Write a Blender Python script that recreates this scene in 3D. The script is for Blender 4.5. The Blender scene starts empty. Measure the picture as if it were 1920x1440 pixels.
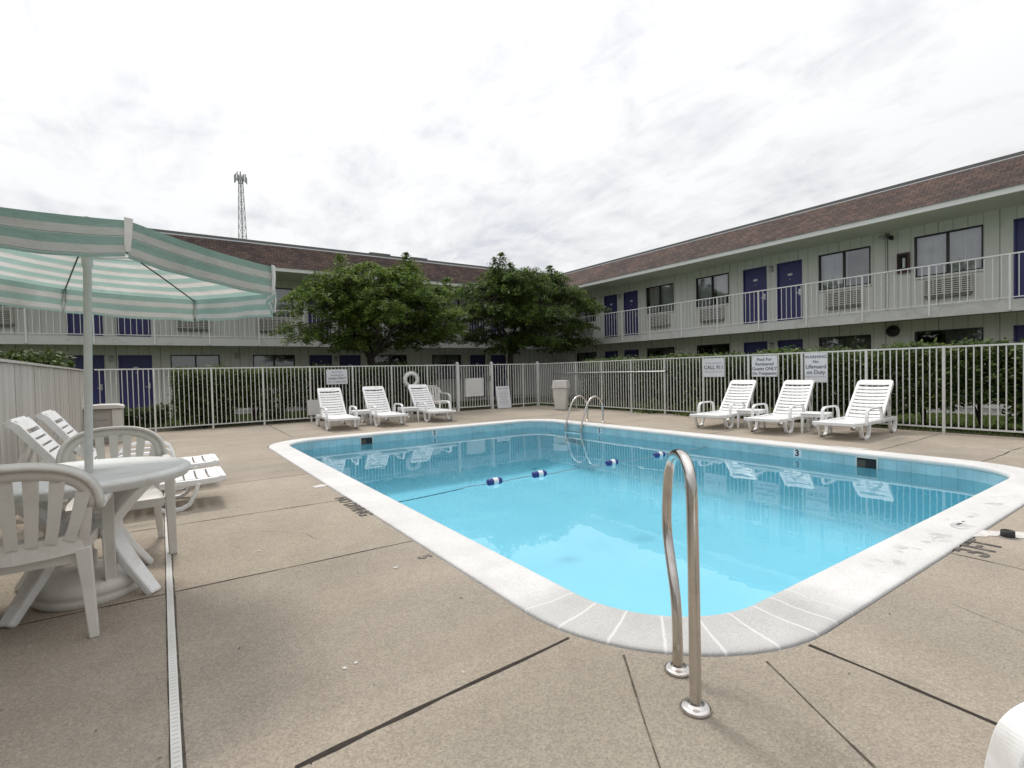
import bpy, bmesh, math, random
import numpy as np
from mathutils import Vector, Matrix
R_ = math.radians
random.seed(7)
rng = np.random.default_rng(11)
scene = bpy.context.scene
COL = scene.collection

# ------------------------------------------------------------------ materials
def nodes_of(name):
    m = bpy.data.materials.new(name); m.use_nodes = True
    nt = m.node_tree; nt.nodes.clear()
    out = nt.nodes.new('ShaderNodeOutputMaterial')
    return m, nt, out
def N(nt, t, **kw):
    n = nt.nodes.new(t)
    for k, v in kw.items():
        if k.startswith('_'): setattr(n, k[1:], v)
        else:
            key = int(k[1:]) if (k[0] == 'i' and k[1:].isdigit()) else k
            n.inputs[key].default_value = v
    return n
def L(nt, a, b): nt.links.new(a, b)
def c4(c): return (c[0], c[1], c[2], 1.0)
def ramp(nt, src, stops):
    r = nt.nodes.new('ShaderNodeValToRGB'); e = r.color_ramp.elements
    while len(e) < len(stops): e.new(0.5)
    for i, (p, c) in enumerate(stops):
        e[i].position = p; e[i].color = c4(c) if len(c) == 3 else c
    L(nt, src, r.inputs[0]); return r.outputs[0]
def mixc(nt, fac, a, b, mode='MIX'):
    m = nt.nodes.new('ShaderNodeMix'); m.data_type = 'RGBA'; m.blend_type = mode
    for val, idx in ((fac, 0), (a, 6), (b, 7)):
        if hasattr(val, 'is_linked') or hasattr(val, 'links'): L(nt, val, m.inputs[idx])
        elif idx == 0: m.inputs[0].default_value = val
        else: m.inputs[idx].default_value = c4(val)
    return m.outputs[2]
def coord(nt, kind='Object'):
    return nt.nodes.new('ShaderNodeTexCoord').outputs[kind]
def noise(nt, vec, scale, detail=4, rough=0.6, dist=0.0):
    n = N(nt, 'ShaderNodeTexNoise', Scale=scale, Detail=detail, Roughness=rough, Distortion=dist)
    L(nt, vec, n.inputs['Vector']); return n.outputs['Fac']
def vor(nt, vec, scale, feature='F1', out='Distance'):
    n = N(nt, 'ShaderNodeTexVoronoi', Scale=scale); n.feature = feature
    L(nt, vec, n.inputs['Vector']); return n.outputs[out]
def stretch(nt, vec, s):
    m = N(nt, 'ShaderNodeMapping', Scale=s); L(nt, vec, m.inputs['Vector']); return m.outputs[0]
def bump(nt, h, strength, dist=0.01):
    b = N(nt, 'ShaderNodeBump', Strength=strength, Distance=dist); L(nt, h, b.inputs['Height']); return b.outputs[0]
def princ(nt, out, color, rough=0.6, metal=0.0, spec=0.5, normal=None):
    p = N(nt, 'ShaderNodeBsdfPrincipled', Roughness=rough, Metallic=metal)
    p.inputs['Specular IOR Level'].default_value = spec
    if hasattr(color, 'links'): L(nt, color, p.inputs['Base Color'])
    else: p.inputs['Base Color'].default_value = c4(color)
    if normal is not None: L(nt, normal, p.inputs['Normal'])
    L(nt, p.outputs[0], out.inputs[0]); return p
def plain(name, col, rough=0.6, var=0.12, scale=6.0, metal=0.0, spec=0.5, bmp=0.0, bscale=60., dirt=None, dscale=1.6, damt=0.35):
    """painted or moulded surface with slight tone variation, optional dirt patches"""
    m, nt, out = nodes_of(name); v = coord(nt)
    f = noise(nt, v, scale, 5)
    lo = tuple(x * (1 - var) for x in col); hi = tuple(min(1, x * (1 + var * 0.6)) for x in col)
    c = ramp(nt, f, [(0.3, lo), (0.7, hi)])
    if dirt:
        d = ramp(nt, noise(nt, v, dscale, 7, 0.7, 0.6), [(0.5, (0, 0, 0)), (0.72, (damt,) * 3)])
        c = mixc(nt, d, c, dirt)
    nrm = bump(nt, noise(nt, v, bscale, 3), bmp, 0.004) if bmp else None
    princ(nt, out, c, rough, metal, spec, nrm); return m

M = {}
M['resin'] = plain('white_resin', (0.80, 0.80, 0.795), 0.38, 0.05, 3, dirt=(0.46, 0.43, 0.38), dscale=7, damt=0.5)
M['resin_beige'] = plain('beige_resin', (0.66, 0.64, 0.60), 0.42, 0.06, 3, dirt=(0.42, 0.38, 0.32), dscale=4, damt=0.45)  # greyer, more beige variant of the white resin
M['white_metal'] = plain('white_metal_paint', (0.66, 0.66, 0.64), 0.45, 0.06, 8, dirt=(0.35, 0.31, 0.27), dscale=5, damt=0.35)
M['rail_paint'] = plain('balcony_rail_paint', (0.80, 0.80, 0.78), 0.5, 0.05, 4)
M['wood_white'] = None
M['door'] = plain('blue_door_paint', (0.048, 0.050, 0.185), 0.45, 0.10, 2)
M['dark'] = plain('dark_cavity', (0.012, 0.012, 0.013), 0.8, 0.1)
M['black'] = plain('black_rubber', (0.02, 0.02, 0.021), 0.6, 0.1)
M['frame'] = plain('dark_bronze_frame', (0.020, 0.019, 0.018), 0.4, 0.1)
M['slab'] = plain('painted_concrete', (0.62, 0.62, 0.595), 0.7, 0.06, 1.2, dirt=(0.28, 0.27, 0.24), dscale=1.2, damt=0.5)
M['slab_under'] = plain('shaded_slab_underside', (0.20, 0.21, 0.165), 0.8, 0.1, 1.5)  # colour darkened to put more shade into the ground floor below
M['soffit'] = plain('soffit_board', (0.80, 0.80, 0.71), 0.7, 0.05, 1)
M['fascia'] = plain('fascia_paint', (0.80, 0.80, 0.775), 0.55, 0.05, 1.5)
M['ac'] = plain('grille_cream', (0.62, 0.60, 0.55), 0.5, 0.05, 3)
M['red'] = plain('red_cabinet', (0.085, 0.016, 0.014), 0.4, 0.1)
M['grey'] = plain('grey_plastic', (0.20, 0.20, 0.19), 0.5, 0.1)
M['sign'] = plain('sign_white', (0.70, 0.71, 0.73), 0.4, 0.03, 3, dirt=(0.5, 0.5, 0.5), damt=0.25)
M['ink'] = plain('sign_ink', (0.09, 0.09, 0.14), 0.6, 0.2, 30)
M['ink_faint'] = plain('sign_ink_faded', (0.36, 0.36, 0.42), 0.6, 0.15, 30)
M['paint_black'] = plain('worn_deck_stencil', (0.075, 0.068, 0.06), 0.8, 0.3, 25, dirt=(0.27, 0.235, 0.195), dscale=22, damt=0.75)
M['paint_faint'] = plain('worn_deck_stencil_faint', (0.16, 0.14, 0.12), 0.8, 0.3, 25, dirt=(0.27, 0.235, 0.195), dscale=14, damt=0.9)
M['steel'] = plain('stainless', (0.62, 0.59, 0.56), 0.16, 0.05, 5, metal=1.0, dirt=(0.30, 0.23, 0.17), dscale=8, damt=0.45)
M['alu'] = plain('aluminium', (0.62, 0.63, 0.65), 0.3, 0.05, 5, metal=1.0)
M['bin'] = plain('bin_plastic', (0.62, 0.61, 0.575), 0.5, 0.05, 2, dirt=(0.35, 0.31, 0.26), dscale=3, damt=0.4)
M['box'] = plain('box_plastic', (0.40, 0.38, 0.35), 0.55, 0.08, 2, dirt=(0.22, 0.19, 0.16), dscale=3, damt=0.4)
M['box_lid'] = plain('box_lid_plastic', (0.62, 0.60, 0.57), 0.5, 0.06, 2)
M['bark'] = plain('bark', (0.055, 0.042, 0.033), 0.9, 0.35, 9, bmp=0.8, bscale=30)
M['float_blue'] = plain('float_blue', (0.02, 0.035, 0.20), 0.4, 0.05)
M['float_white'] = plain('float_white', (0.78, 0.79, 0.80), 0.4, 0.03)
M['rope'] = plain('rope', (0.26, 0.31, 0.36), 0.8, 0.3, 40)
M['unit'] = plain('rooftop_unit_metal', (0.25, 0.25, 0.25), 0.5, 0.15, 2)
M['tower'] = plain('tower_steel', (0.42, 0.42, 0.43), 0.6, 0.1)
M['joint'] = plain('joint_dirt', (0.030, 0.024, 0.017), 0.95, 0.5, 30)
M['joint_light'] = plain('joint_sealant', (0.60, 0.55, 0.50), 0.9, 0.3, 12)
M['joint_thin'] = plain('hairline_joint', (0.085, 0.07, 0.052), 0.95, 0.5, 14, dirt=(0.25, 0.22, 0.18), dscale=7, damt=0.8)
M['soil'] = plain('soil', (0.045, 0.035, 0.025), 0.95, 0.5, 6, bmp=0.6)
M['ring'] = plain('life_ring_white', (0.72, 0.72, 0.70), 0.5, 0.06, 6)
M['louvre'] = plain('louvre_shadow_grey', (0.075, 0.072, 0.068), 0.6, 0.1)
M['lamp_glass'] = plain('lamp_glass', (0.45, 0.45, 0.43), 0.3, 0.05)
M['walk'] = plain('walk_concrete', (0.32, 0.31, 0.29), 0.85, 0.12, 2, dirt=(0.2, 0.19, 0.17), damt=0.4)

def m_deck():
    m, nt, out = nodes_of('exposed_aggregate_deck'); v = coord(nt)
    base = ramp(nt, noise(nt, v, 0.9, 6, 0.62), [(0.28, (0.330, 0.288, 0.240)), (0.5, (0.370, 0.326, 0.276)), (0.75, (0.405, 0.362, 0.310))])
    big = ramp(nt, noise(nt, v, 0.32, 4, 0.6, 0.8), [(0.35, (0.80, 0.81, 0.80)), (0.6, (1.04, 1.02, 1.0))])
    c = mixc(nt, 1.0, base, big, 'MULTIPLY')
    fine = ramp(nt, noise(nt, v, 140, 3, 0.75), [(0.30, (0.50, 0.48, 0.46)), (0.47, (1.0, 1.0, 1.0)), (0.60, (1.0, 1.0, 1.0)), (0.74, (1.42, 1.40, 1.36))])
    c = mixc(nt, 0.66, c, fine, 'MULTIPLY')
    peb = ramp(nt, vor(nt, v, 120, out='Color'), [(0.15, (0.66, 0.64, 0.62)), (0.85, (1.28, 1.26, 1.22))])
    c = mixc(nt, 0.45, c, peb, 'MULTIPLY')
    mott = ramp(nt, noise(nt, v, 7.5, 6, 0.75), [(0.3, (0.92, 0.91, 0.90)), (0.65, (1.04, 1.04, 1.04))])
    c = mixc(nt, 0.8, c, mott, 'MULTIPLY')
    sx = nt.nodes.new('ShaderNodeSeparateXYZ'); L(nt, v, sx.inputs[0])     # each slab cured to its own tone
    fy = nt.nodes.new('ShaderNodeMath'); fy.operation = 'MULTIPLY_ADD'; L(nt, sx.outputs[1], fy.inputs[0]); fy.inputs[1].default_value = 1 / 1.57; fy.inputs[2].default_value = -0.19
    fl = nt.nodes.new('ShaderNodeMath'); fl.operation = 'FLOOR'; L(nt, fy.outputs[0], fl.inputs[0])
    wn = nt.nodes.new('ShaderNodeTexWhiteNoise'); wn.noise_dimensions = '1D'; L(nt, fl.outputs[0], wn.inputs['W'])
    c = mixc(nt, 1.0, c, ramp(nt, wn.outputs['Value'], [(0, (0.93, 0.935, 0.94)), (1, (1.05, 1.045, 1.03))]), 'MULTIPLY')
    spot = ramp(nt, noise(nt, v, 16, 2, 0.4), [(0.76, (0, 0, 0)), (0.80, (0.8, 0.8, 0.8))])
    c = mixc(nt, spot, c, (0.10, 0.085, 0.06))
    lite = ramp(nt, noise(nt, stretch(nt, v, (1, 1, 1)), 21.3, 2, 0.4), [(0.775, (0, 0, 0)), (0.80, (0.7, 0.7, 0.7))])
    c = mixc(nt, lite, c, (0.52, 0.49, 0.44))
    # broad greyer patches scattered over the whole deck by noise
    st = ramp(nt, noise(nt, v, 0.55, 5, 0.7, 1.2), [(0.52, (0, 0, 0)), (0.70, (0.22, 0.22, 0.22))])
    c = mixc(nt, st, c, (0.27, 0.245, 0.198))
    h = nt.nodes.new('ShaderNodeMath'); h.operation = 'ADD'
    L(nt, noise(nt, v, 140, 3, 0.75), h.inputs[0]); L(nt, vor(nt, v, 120), h.inputs[1])
    princ(nt, out, c, 0.88, 0, 0.25, bump(nt, h.outputs[0], 0.5, 0.006)); return m
M['deck'] = m_deck()
def m_grass(name='lawn_soil', a=(0.035, 0.06, 0.015), b=(0.09, 0.13, 0.03)):
    m, nt, out = nodes_of(name); v = coord(nt)
    c = ramp(nt, noise(nt, v, 3.0, 8, 0.7), [(0.3, a), (0.7, b)])
    c = mixc(nt, 0.7, c, ramp(nt, noise(nt, v, 40, 3), [(0.3, (0.5, 0.5, 0.5)), (0.7, (1.3, 1.3, 1.2))]), 'MULTIPLY')
    princ(nt, out, c, 0.9, 0, 0.2, bump(nt, noise(nt, v, 60, 4), 0.8, 0.03)); return m
M['lawn'] = m_grass()
def m_coping():
    m, nt, out = nodes_of('coping_precast'); v = coord(nt); uv = coord(nt, 'UV')
    c = ramp(nt, noise(nt, v, 2.2, 6, 0.65), [(0.3, (0.56, 0.55, 0.535)), (0.7, (0.68, 0.67, 0.655))])
    sp = ramp(nt, noise(nt, v, 130, 3, 0.7), [(0.3, (0.66, 0.66, 0.66)), (0.5, (1, 1, 1)), (0.75, (1.12, 1.12, 1.12))])
    c = mixc(nt, 0.75, c, sp, 'MULTIPLY')
    # greyer bare precast stones at the corners, painted elsewhere
    sep = nt.nodes.new('ShaderNodeSeparateXYZ'); L(nt, uv, sep.inputs[0])
    u, w = sep.outputs[0], sep.outputs[1]
    # stone joints every 0.26 m along the edge
    mo = nt.nodes.new('ShaderNodeMath'); mo.operation = 'PINGPONG'; L(nt, u, mo.inputs[0]); mo.inputs[1].default_value = 0.08
    j = ramp(nt, mo.outputs[0], [(0.0, (0.8, 0.8, 0.8)), (0.0028, (0.6, 0.6, 0.6)), (0.0062, (0, 0, 0))])
    fade = ramp(nt, noise(nt, v, 0.8, 2), [(0.45, (0.0, 0.0, 0.0)), (0.70, (0.30, 0.30, 0.30))])
    jf = mixc(nt, 1.0, j, fade, 'MULTIPLY')
    sv = nt.nodes.new('ShaderNodeSeparateXYZ'); L(nt, v, sv.inputs[0])
    corner = ramp(nt, sv.outputs[1], [(0.0, (1, 1, 1)), (1.0, (0, 0, 0))])
    # bare grey stones on the near corner (y < 2.1 and x < 3)
    def lt(x, th, soft):
        a = nt.nodes.new('ShaderNodeMapRange'); a.inputs[1].default_value = th - soft; a.inputs[2].default_value = th + soft
        a.inputs[3].default_value = 1; a.inputs[4].default_value = 0; L(nt, x, a.inputs[0]); return a.outputs[0]
    mm = nt.nodes.new('ShaderNodeMath'); mm.operation = 'MULTIPLY'
    L(nt, lt(sv.outputs[1], 2.15, 0.12), mm.inputs[0]); L(nt, lt(sv.outputs[0], 2.75, 0.15), mm.inputs[1])
    bare = mixc(nt, 1.0, c, (0.74, 0.74, 0.735), 'MULTIPLY')
    c = mixc(nt, mm.outputs[0], c, bare)
    jj = nt.nodes.new('ShaderNodeMath'); jj.operation = 'MAXIMUM'; L(nt, jf, jj.inputs[0])
    jm = nt.nodes.new('ShaderNodeMath'); jm.operation = 'MULTIPLY'; L(nt, mm.outputs[0], jm.inputs[0]); L(nt, j, jm.inputs[1]); L(nt, jm.outputs[0], jj.inputs[1])
    jsc = nt.nodes.new('ShaderNodeMath'); jsc.operation = 'MULTIPLY'; L(nt, jj.outputs[0], jsc.inputs[0]); jsc.inputs[1].default_value = 0.8
    c = mixc(nt, jsc.outputs[0], c, (0.76, 0.75, 0.73))
    # peeled paint along the middle of the near right edge
    wv = ramp(nt, w, [(0.36, (0, 0, 0)), (0.52, (1, 1, 1)), (0.66, (1, 1, 1)), (0.84, (0, 0, 0))])
    pn = ramp(nt, noise(nt, stretch(nt, v, (1, 1, 1)), 5.5, 6, 0.62, 0.5), [(0.54, (0, 0, 0)), (0.575, (1, 1, 1))])
    def band(x, lo, hi):
        a = nt.nodes.new('ShaderNodeMath'); a.operation = 'MULTIPLY'
        L(nt, lt(x, hi, 0.4), a.inputs[0])
        b = nt.nodes.new('ShaderNodeMath'); b.operation = 'SUBTRACT'; b.inputs[0].default_value = 1; L(nt, lt(x, lo, 0.3), b.inputs[1])
        L(nt, b.outputs[0], a.inputs[1]); return a.outputs[0]
    pk = mixc(nt, 1.0, wv, pn, 'MULTIPLY')
    pb = nt.nodes.new('ShaderNodeMath'); pb.operation = 'MULTIPLY'; L(nt, pk, pb.inputs[0]); L(nt, band(sv.outputs[0], 3.4, 6.0), pb.inputs[1])
    pb2 = nt.nodes.new('ShaderNodeMath'); pb2.operation = 'MULTIPLY'; L(nt, pb.outputs[0], pb2.inputs[0]); L(nt, lt(sv.outputs[1], 2.0, 0.2), pb2.inputs[1])
    c = mixc(nt, pb2.outputs[0], c, (0.42, 0.42, 0.41))
    scuff = ramp(nt, noise(nt, v, 9, 5, 0.7), [(0.74, (0, 0, 0)), (0.80, (0.3, 0.3, 0.3))])
    c = mixc(nt, scuff, c, (0.45, 0.43, 0.40))
    princ(nt, out, c, 0.75, 0, 0.3, bump(nt, noise(nt, v, 130, 3), 0.25, 0.004)); return m
M['coping'] = m_coping()
def m_plaster():
    m, nt, out = nodes_of('pool_paint'); v = coord(nt)
    c = ramp(nt, noise(nt, v, 1.1, 6, 0.6), [(0.3, (0.46, 0.765, 0.865)), (0.7, (0.52, 0.82, 0.91))])
    st = ramp(nt, noise(nt, v, 3.0, 4, 0.5), [(0.66, (0, 0, 0)), (0.75, (0.3, 0.3, 0.3))])
    c = mixc(nt, st, c, (0.42, 0.68, 0.77))
    princ(nt, out, c, 0.8, 0, 0.2); return m
M['plaster'] = m_plaster()
def m_tile():
    m, nt, out = nodes_of('waterline_tile'); uv = coord(nt, 'UV'); v = coord(nt)
    b = N(nt, 'ShaderNodeTexBrick', Scale=1.0); b.offset = 0.0
    b.inputs['Brick Width'].default_value = 0.152; b.inputs['Row Height'].default_value = 0.152
    b.inputs['Mortar Size'].default_value = 0.0035
    b.inputs['Color1'].default_value = (0.33, 0.52, 0.58, 1); b.inputs['Color2'].default_value = (0.37, 0.56, 0.62, 1); b.inputs['Mortar'].default_value = (0.24, 0.40, 0.45, 1)
    L(nt, uv, b.inputs['Vector'])
    g = ramp(nt, noise(nt, v, 4, 5), [(0.3, (0.8, 0.8, 0.8)), (0.7, (1.1, 1.1, 1.1))])
    princ(nt, out, mixc(nt, 1.0, b.outputs['Color'], g, 'MULTIPLY'), 0.3, 0, 0.5); return m
M['tile'] = m_tile()
def m_water():
    m, nt, out = nodes_of('pool_water'); v = coord(nt)
    n1 = noise(nt, stretch(nt, v, (1, 1, 1)), 1.6, 2, 0.5, 0.4); n2 = noise(nt, v, 5.5, 2, 0.5)
    a = nt.nodes.new('ShaderNodeMath'); a.operation = 'MULTIPLY_ADD'; L(nt, n2, a.inputs[0]); a.inputs[1].default_value = 0.22; L(nt, n1, a.inputs[2])
    nrm = bump(nt, a.outputs[0], 0.075, 0.02)
    tr = N(nt, 'ShaderNodeBsdfTransparent'); tr.inputs[0].default_value = (0.67, 0.905, 0.965, 1)
    gl = N(nt, 'ShaderNodeBsdfGlossy', Roughness=0.0); gl.inputs[0].default_value = (1, 1, 1, 1); L(nt, nrm, gl.inputs['Normal'])
    fr = N(nt, 'ShaderNodeFresnel', IOR=1.333); L(nt, nrm, fr.inputs['Normal'])
    mx = nt.nodes.new('ShaderNodeMixShader'); L(nt, fr.outputs[0], mx.inputs[0]); L(nt, tr.outputs[0], mx.inputs[1]); L(nt, gl.outputs[0], mx.inputs[2])
    L(nt, mx.outputs[0], out.inputs[0]); return m
M['water'] = m_water()
def m_glass():
    m, nt, out = nodes_of('window_glass'); v = coord(nt)
    tr = N(nt, 'ShaderNodeBsdfTransparent'); tr.inputs[0].default_value = (0.86, 0.89, 0.90, 1)
    gl = N(nt, 'ShaderNodeBsdfGlossy', Roughness=0.02); gl.inputs[0].default_value = (0.9, 0.92, 0.95, 1)
    L(nt, bump(nt, noise(nt, v, 0.9, 2), 0.05, 0.02), gl.inputs['Normal'])
    fr = N(nt, 'ShaderNodeFresnel', IOR=1.7)
    ad = nt.nodes.new('ShaderNodeMath'); ad.operation = 'ADD'; ad.use_clamp = True; L(nt, fr.outputs[0], ad.inputs[0]); ad.inputs[1].default_value = 0.12
    mx = nt.nodes.new('ShaderNodeMixShader'); L(nt, ad.outputs[0], mx.inputs[0]); L(nt, tr.outputs[0], mx.inputs[1]); L(nt, gl.outputs[0], mx.inputs[2])
    L(nt, mx.outputs[0], out.inputs[0]); return m
M['glass'] = m_glass()
M['curtain'] = plain('white_curtain', (0.80, 0.80, 0.79), 0.9, 0.06, 3)
M['curtain_dim'] = plain('grey_curtain', (0.36, 0.36, 0.33), 0.9, 0.06, 3)
def m_siding():
    m, nt, out = nodes_of('grooved_siding'); uv = coord(nt, 'UV'); v = coord(nt)
    sep = nt.nodes.new('ShaderNodeSeparateXYZ'); L(nt, uv, sep.inputs[0])
    pp = nt.nodes.new('ShaderNodeMath'); pp.operation = 'PINGPONG'; L(nt, sep.outputs[0], pp.inputs[0]); pp.inputs[1].default_value = 0.1525
    p2 = nt.nodes.new('ShaderNodeMath'); p2.operation = 'PINGPONG'; L(nt, sep.outputs[0], p2.inputs[0]); p2.inputs[1].default_value = 0.61
    g = ramp(nt, pp.outputs[0], [(0.0, (0.72, 0.72, 0.72)), (0.010, (0.80, 0.80, 0.80)), (0.016, (1, 1, 1))])
    g2 = ramp(nt, p2.outputs[0], [(0.0, (0.6, 0.6, 0.6)), (0.008, (0.65, 0.65, 0.65)), (0.013, (1, 1, 1))])
    c = ramp(nt, noise(nt, v, 0.8, 6), [(0.3, (0.755, 0.76, 0.705)), (0.7, (0.82, 0.82, 0.77))])
    c = mixc(nt, 1.0, mixc(nt, 1.0, c, g, 'MULTIPLY'), g2, 'MULTIPLY')
    st = ramp(nt, noise(nt, stretch(nt, v, (3, 3, 0.4)), 2.0, 5), [(0.56, (0, 0, 0)), (0.75, (0.4, 0.4, 0.4))])
    c = mixc(nt, st, c, (0.52, 0.51, 0.46))
    princ(nt, out, c, 0.7, 0, 0.3); return m
M['siding'] = m_siding()
def m_shingle():
    m, nt, out = nodes_of('roof_shingles'); uv = coord(nt, 'UV'); v = coord(nt)
    b = N(nt, 'ShaderNodeTexBrick', Scale=1.0); b.offset = 0.5
    b.inputs['Brick Width'].default_value = 0.21; b.inputs['Row Height'].default_value = 0.12
    b.inputs['Mortar Size'].default_value = 0.008; b.inputs['Bias'].default_value = -0.1
    b.inputs['Color1'].default_value = (0.132, 0.090, 0.078, 1); b.inputs['Color2'].default_value = (0.070, 0.056, 0.053, 1); b.inputs['Mortar'].default_value = (0.035, 0.028, 0.027, 1)
    L(nt, uv, b.inputs['Vector'])
    g = ramp(nt, noise(nt, v, 1.1, 6, 0.7), [(0.3, (0.62, 0.66, 0.70)), (0.7, (1.22, 1.15, 1.08))])
    g2 = ramp(nt, noise(nt, v, 18, 3, 0.7), [(0.3, (0.75, 0.75, 0.75)), (0.7, (1.25, 1.25, 1.25))])
    c = mixc(nt, 1.0, mixc(nt, 1.0, b.outputs['Color'], g, 'MULTIPLY'), g2, 'MULTIPLY')
    princ(nt, out, c, 0.9, 0, 0.2, bump(nt, b.outputs['Fac'], -0.6, 0.01)); return m
M['shingle'] = m_shingle()
M['flat_roof'] = plain('flat_roof_felt', (0.12, 0.12, 0.12), 0.9, 0.2)
M['flashing'] = plain('ridge_flashing', (0.16, 0.155, 0.15), 0.5, 0.1, 3)
def m_boards():
    m, nt, out = nodes_of('weathered_white_boards'); v = coord(nt)
    g = noise(nt, stretch(nt, v, (14, 14, 0.55)), 3.0, 6, 0.7)
    c = ramp(nt, g, [(0.25, (0.36, 0.335, 0.305)), (0.5, (0.50, 0.48, 0.45)), (0.75, (0.58, 0.565, 0.535))])
    k = ramp(nt, noise(nt, stretch(nt, v, (1, 1, 0.8)), 4.5, 3, 0.4), [(0.71, (0, 0, 0)), (0.76, (0.6, 0.6, 0.6))])
    c = mixc(nt, k, c, (0.15, 0.14, 0.10))
    isl = nt.nodes.new('ShaderNodeNewGeometry').outputs['Random Per Island']
    c = mixc(nt, 1.0, c, ramp(nt, isl, [(0, (0.86, 0.85, 0.83)), (1, (1.08, 1.08, 1.08))]), 'MULTIPLY')
    princ(nt, out, c, 0.8, 0, 0.25, bump(nt, g, 0.3, 0.004)); return m
M['wood_white'] = m_boards()
def m_canopy():
    m, nt, out = nodes_of('striped_canopy_fabric'); uv = coord(nt, 'UV'); v = coord(nt)
    sep = nt.nodes.new('ShaderNodeSeparateXYZ'); L(nt, uv, sep.inputs[0])
    fr = nt.nodes.new('ShaderNodeMath'); fr.operation = 'FRACT'; L(nt, sep.outputs[1], fr.inputs[0])
    T = (0.33, 0.46, 0.42); Wt = (0.62, 0.605, 0.585); D = (0.15, 0.25, 0.225)
    r = nt.nodes.new('ShaderNodeValToRGB'); r.color_ramp.interpolation = 'CONSTANT'; e = r.color_ramp.elements
    st = [(0.0, T), (0.46, Wt), (0.90, D), (0.93, Wt), (0.965, T)]
    while len(e) < len(st): e.new(0.5)
    for i, (p, c) in enumerate(st): e[i].position = p; e[i].color = c4(c)
    L(nt, fr.outputs[0], r.inputs[0])
    c = mixc(nt, 1.0, r.outputs[0], ramp(nt, noise(nt, v, 4, 6, 0.7), [(0.3, (0.82, 0.82, 0.80)), (0.7, (1.06, 1.06, 1.06))]), 'MULTIPLY')
    md = ramp(nt, noise(nt, v, 9, 6, 0.75), [(0.60, (0, 0, 0)), (0.74, (0.45, 0.45, 0.45))])
    c = mixc(nt, md, c, (0.20, 0.21, 0.18))
    df = nt.nodes.new('ShaderNodeBsdfDiffuse'); L(nt, c, df.inputs[0])
    ts = nt.nodes.new('ShaderNodeBsdfTranslucent'); L(nt, c, ts.inputs[0])
    nr = bump(nt, noise(nt, stretch(nt, v, (1, 1, 2.2)), 5, 5, 0.6, 0.6), 0.55, 0.035); L(nt, nr, df.inputs['Normal'])
    mx = nt.nodes.new('ShaderNodeMixShader'); mx.inputs[0].default_value = 0.50
    L(nt, df.outputs[0], mx.inputs[1]); L(nt, ts.outputs[0], mx.inputs[2]); L(nt, mx.outputs[0], out.inputs[0]); return m
M['canopy'] = m_canopy()
M['canopy_white'] = plain('canopy_trim', (0.66, 0.65, 0.63), 0.8, 0.08, 8)
def m_leaf(name, lo, mid, hi, trans=0.35):
    m, nt, out = nodes_of(name)
    isl = nt.nodes.new('ShaderNodeNewGeometry').outputs['Random Per Island']
    v = coord(nt); big = noise(nt, v, 1.3, 3)
    a = nt.nodes.new('ShaderNodeMath'); a.operation = 'MULTIPLY_ADD'; L(nt, isl, a.inputs[0]); a.inputs[1].default_value = 0.55
    b = nt.nodes.new('ShaderNodeMath'); b.operation = 'MULTIPLY_ADD'; L(nt, big, b.inputs[0]); b.inputs[1].default_value = 0.9; b.inputs[2].default_value = -0.22
    L(nt, b.outputs[0], a.inputs[2])
    c = ramp(nt, a.outputs[0], [(0.1, lo), (0.5, mid), (0.95, hi)])
    df = nt.nodes.new('ShaderNodeBsdfPrincipled'); L(nt, c, df.inputs['Base Color']); df.inputs['Roughness'].default_value = 0.55; df.inputs['Specular IOR Level'].default_value = 0.3
    ts = nt.nodes.new('ShaderNodeBsdfTranslucent'); L(nt, c, ts.inputs[0])
    mx = nt.nodes.new('ShaderNodeMixShader'); mx.inputs[0].default_value = trans
    L(nt, df.outputs[0], mx.inputs[1]); L(nt, ts.outputs[0], mx.inputs[2]); L(nt, mx.outputs[0], out.inputs[0]); return m
M['leaf1'] = m_leaf('tree_leaf_bright', (0.034, 0.062, 0.012), (0.110, 0.172, 0.034), (0.28, 0.36, 0.08), 0.48)
M['leaf2'] = m_leaf('tree_leaf_deep', (0.026, 0.050, 0.012), (0.076, 0.126, 0.028), (0.21, 0.28, 0.06), 0.42)
M['leafh'] = m_leaf('hedge_leaf', (0.028, 0.046, 0.014), (0.080, 0.122, 0.034), (0.22, 0.29, 0.09), 0.35)
M['leafb'] = m_leaf('shrub_leaf', (0.026, 0.042, 0.012), (0.062, 0.098, 0.024), (0.14, 0.18, 0.045), 0.3)
M['blade'] = m_leaf('grass_blade', (0.05, 0.075, 0.02), (0.11, 0.15, 0.035), (0.20, 0.24, 0.07), 0.4)
def m_strip():
    m, nt, out = nodes_of('slotted_drain'); v = coord(nt)
    sep = nt.nodes.new('ShaderNodeSeparateXYZ'); L(nt, v, sep.inputs[0])
    pp = nt.nodes.new('ShaderNodeMath'); pp.operation = 'PINGPONG'; L(nt, sep.outputs[1], pp.inputs[0]); pp.inputs[1].default_value = 0.0125
    s = ramp(nt, pp.outputs[0], [(0.0, (0.55, 0.55, 0.55)), (0.0022, (0.5, 0.5, 0.5)), (0.0028, (0, 0, 0))])
    ax = nt.nodes.new('ShaderNodeMath'); ax.operation = 'ABSOLUTE'; L(nt, sep.outputs[0], ax.inputs[0])
    lm = ramp(nt, ax.outputs[0], [(0.0, (1, 1, 1)), (0.0085, (1, 1, 1)), (0.0095, (0, 0, 0))])
    s = mixc(nt, 1.0, s, lm, 'MULTIPLY')
    c = ramp(nt, noise(nt, v, 3, 6), [(0.3, (0.58, 0.57, 0.54)), (0.7, (0.70, 0.69, 0.67))])
    princ(nt, out, mixc(nt, s, c, (0.10, 0.09, 0.08)), 0.5, 0, 0.4); return m
M['strip'] = m_strip()

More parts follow.
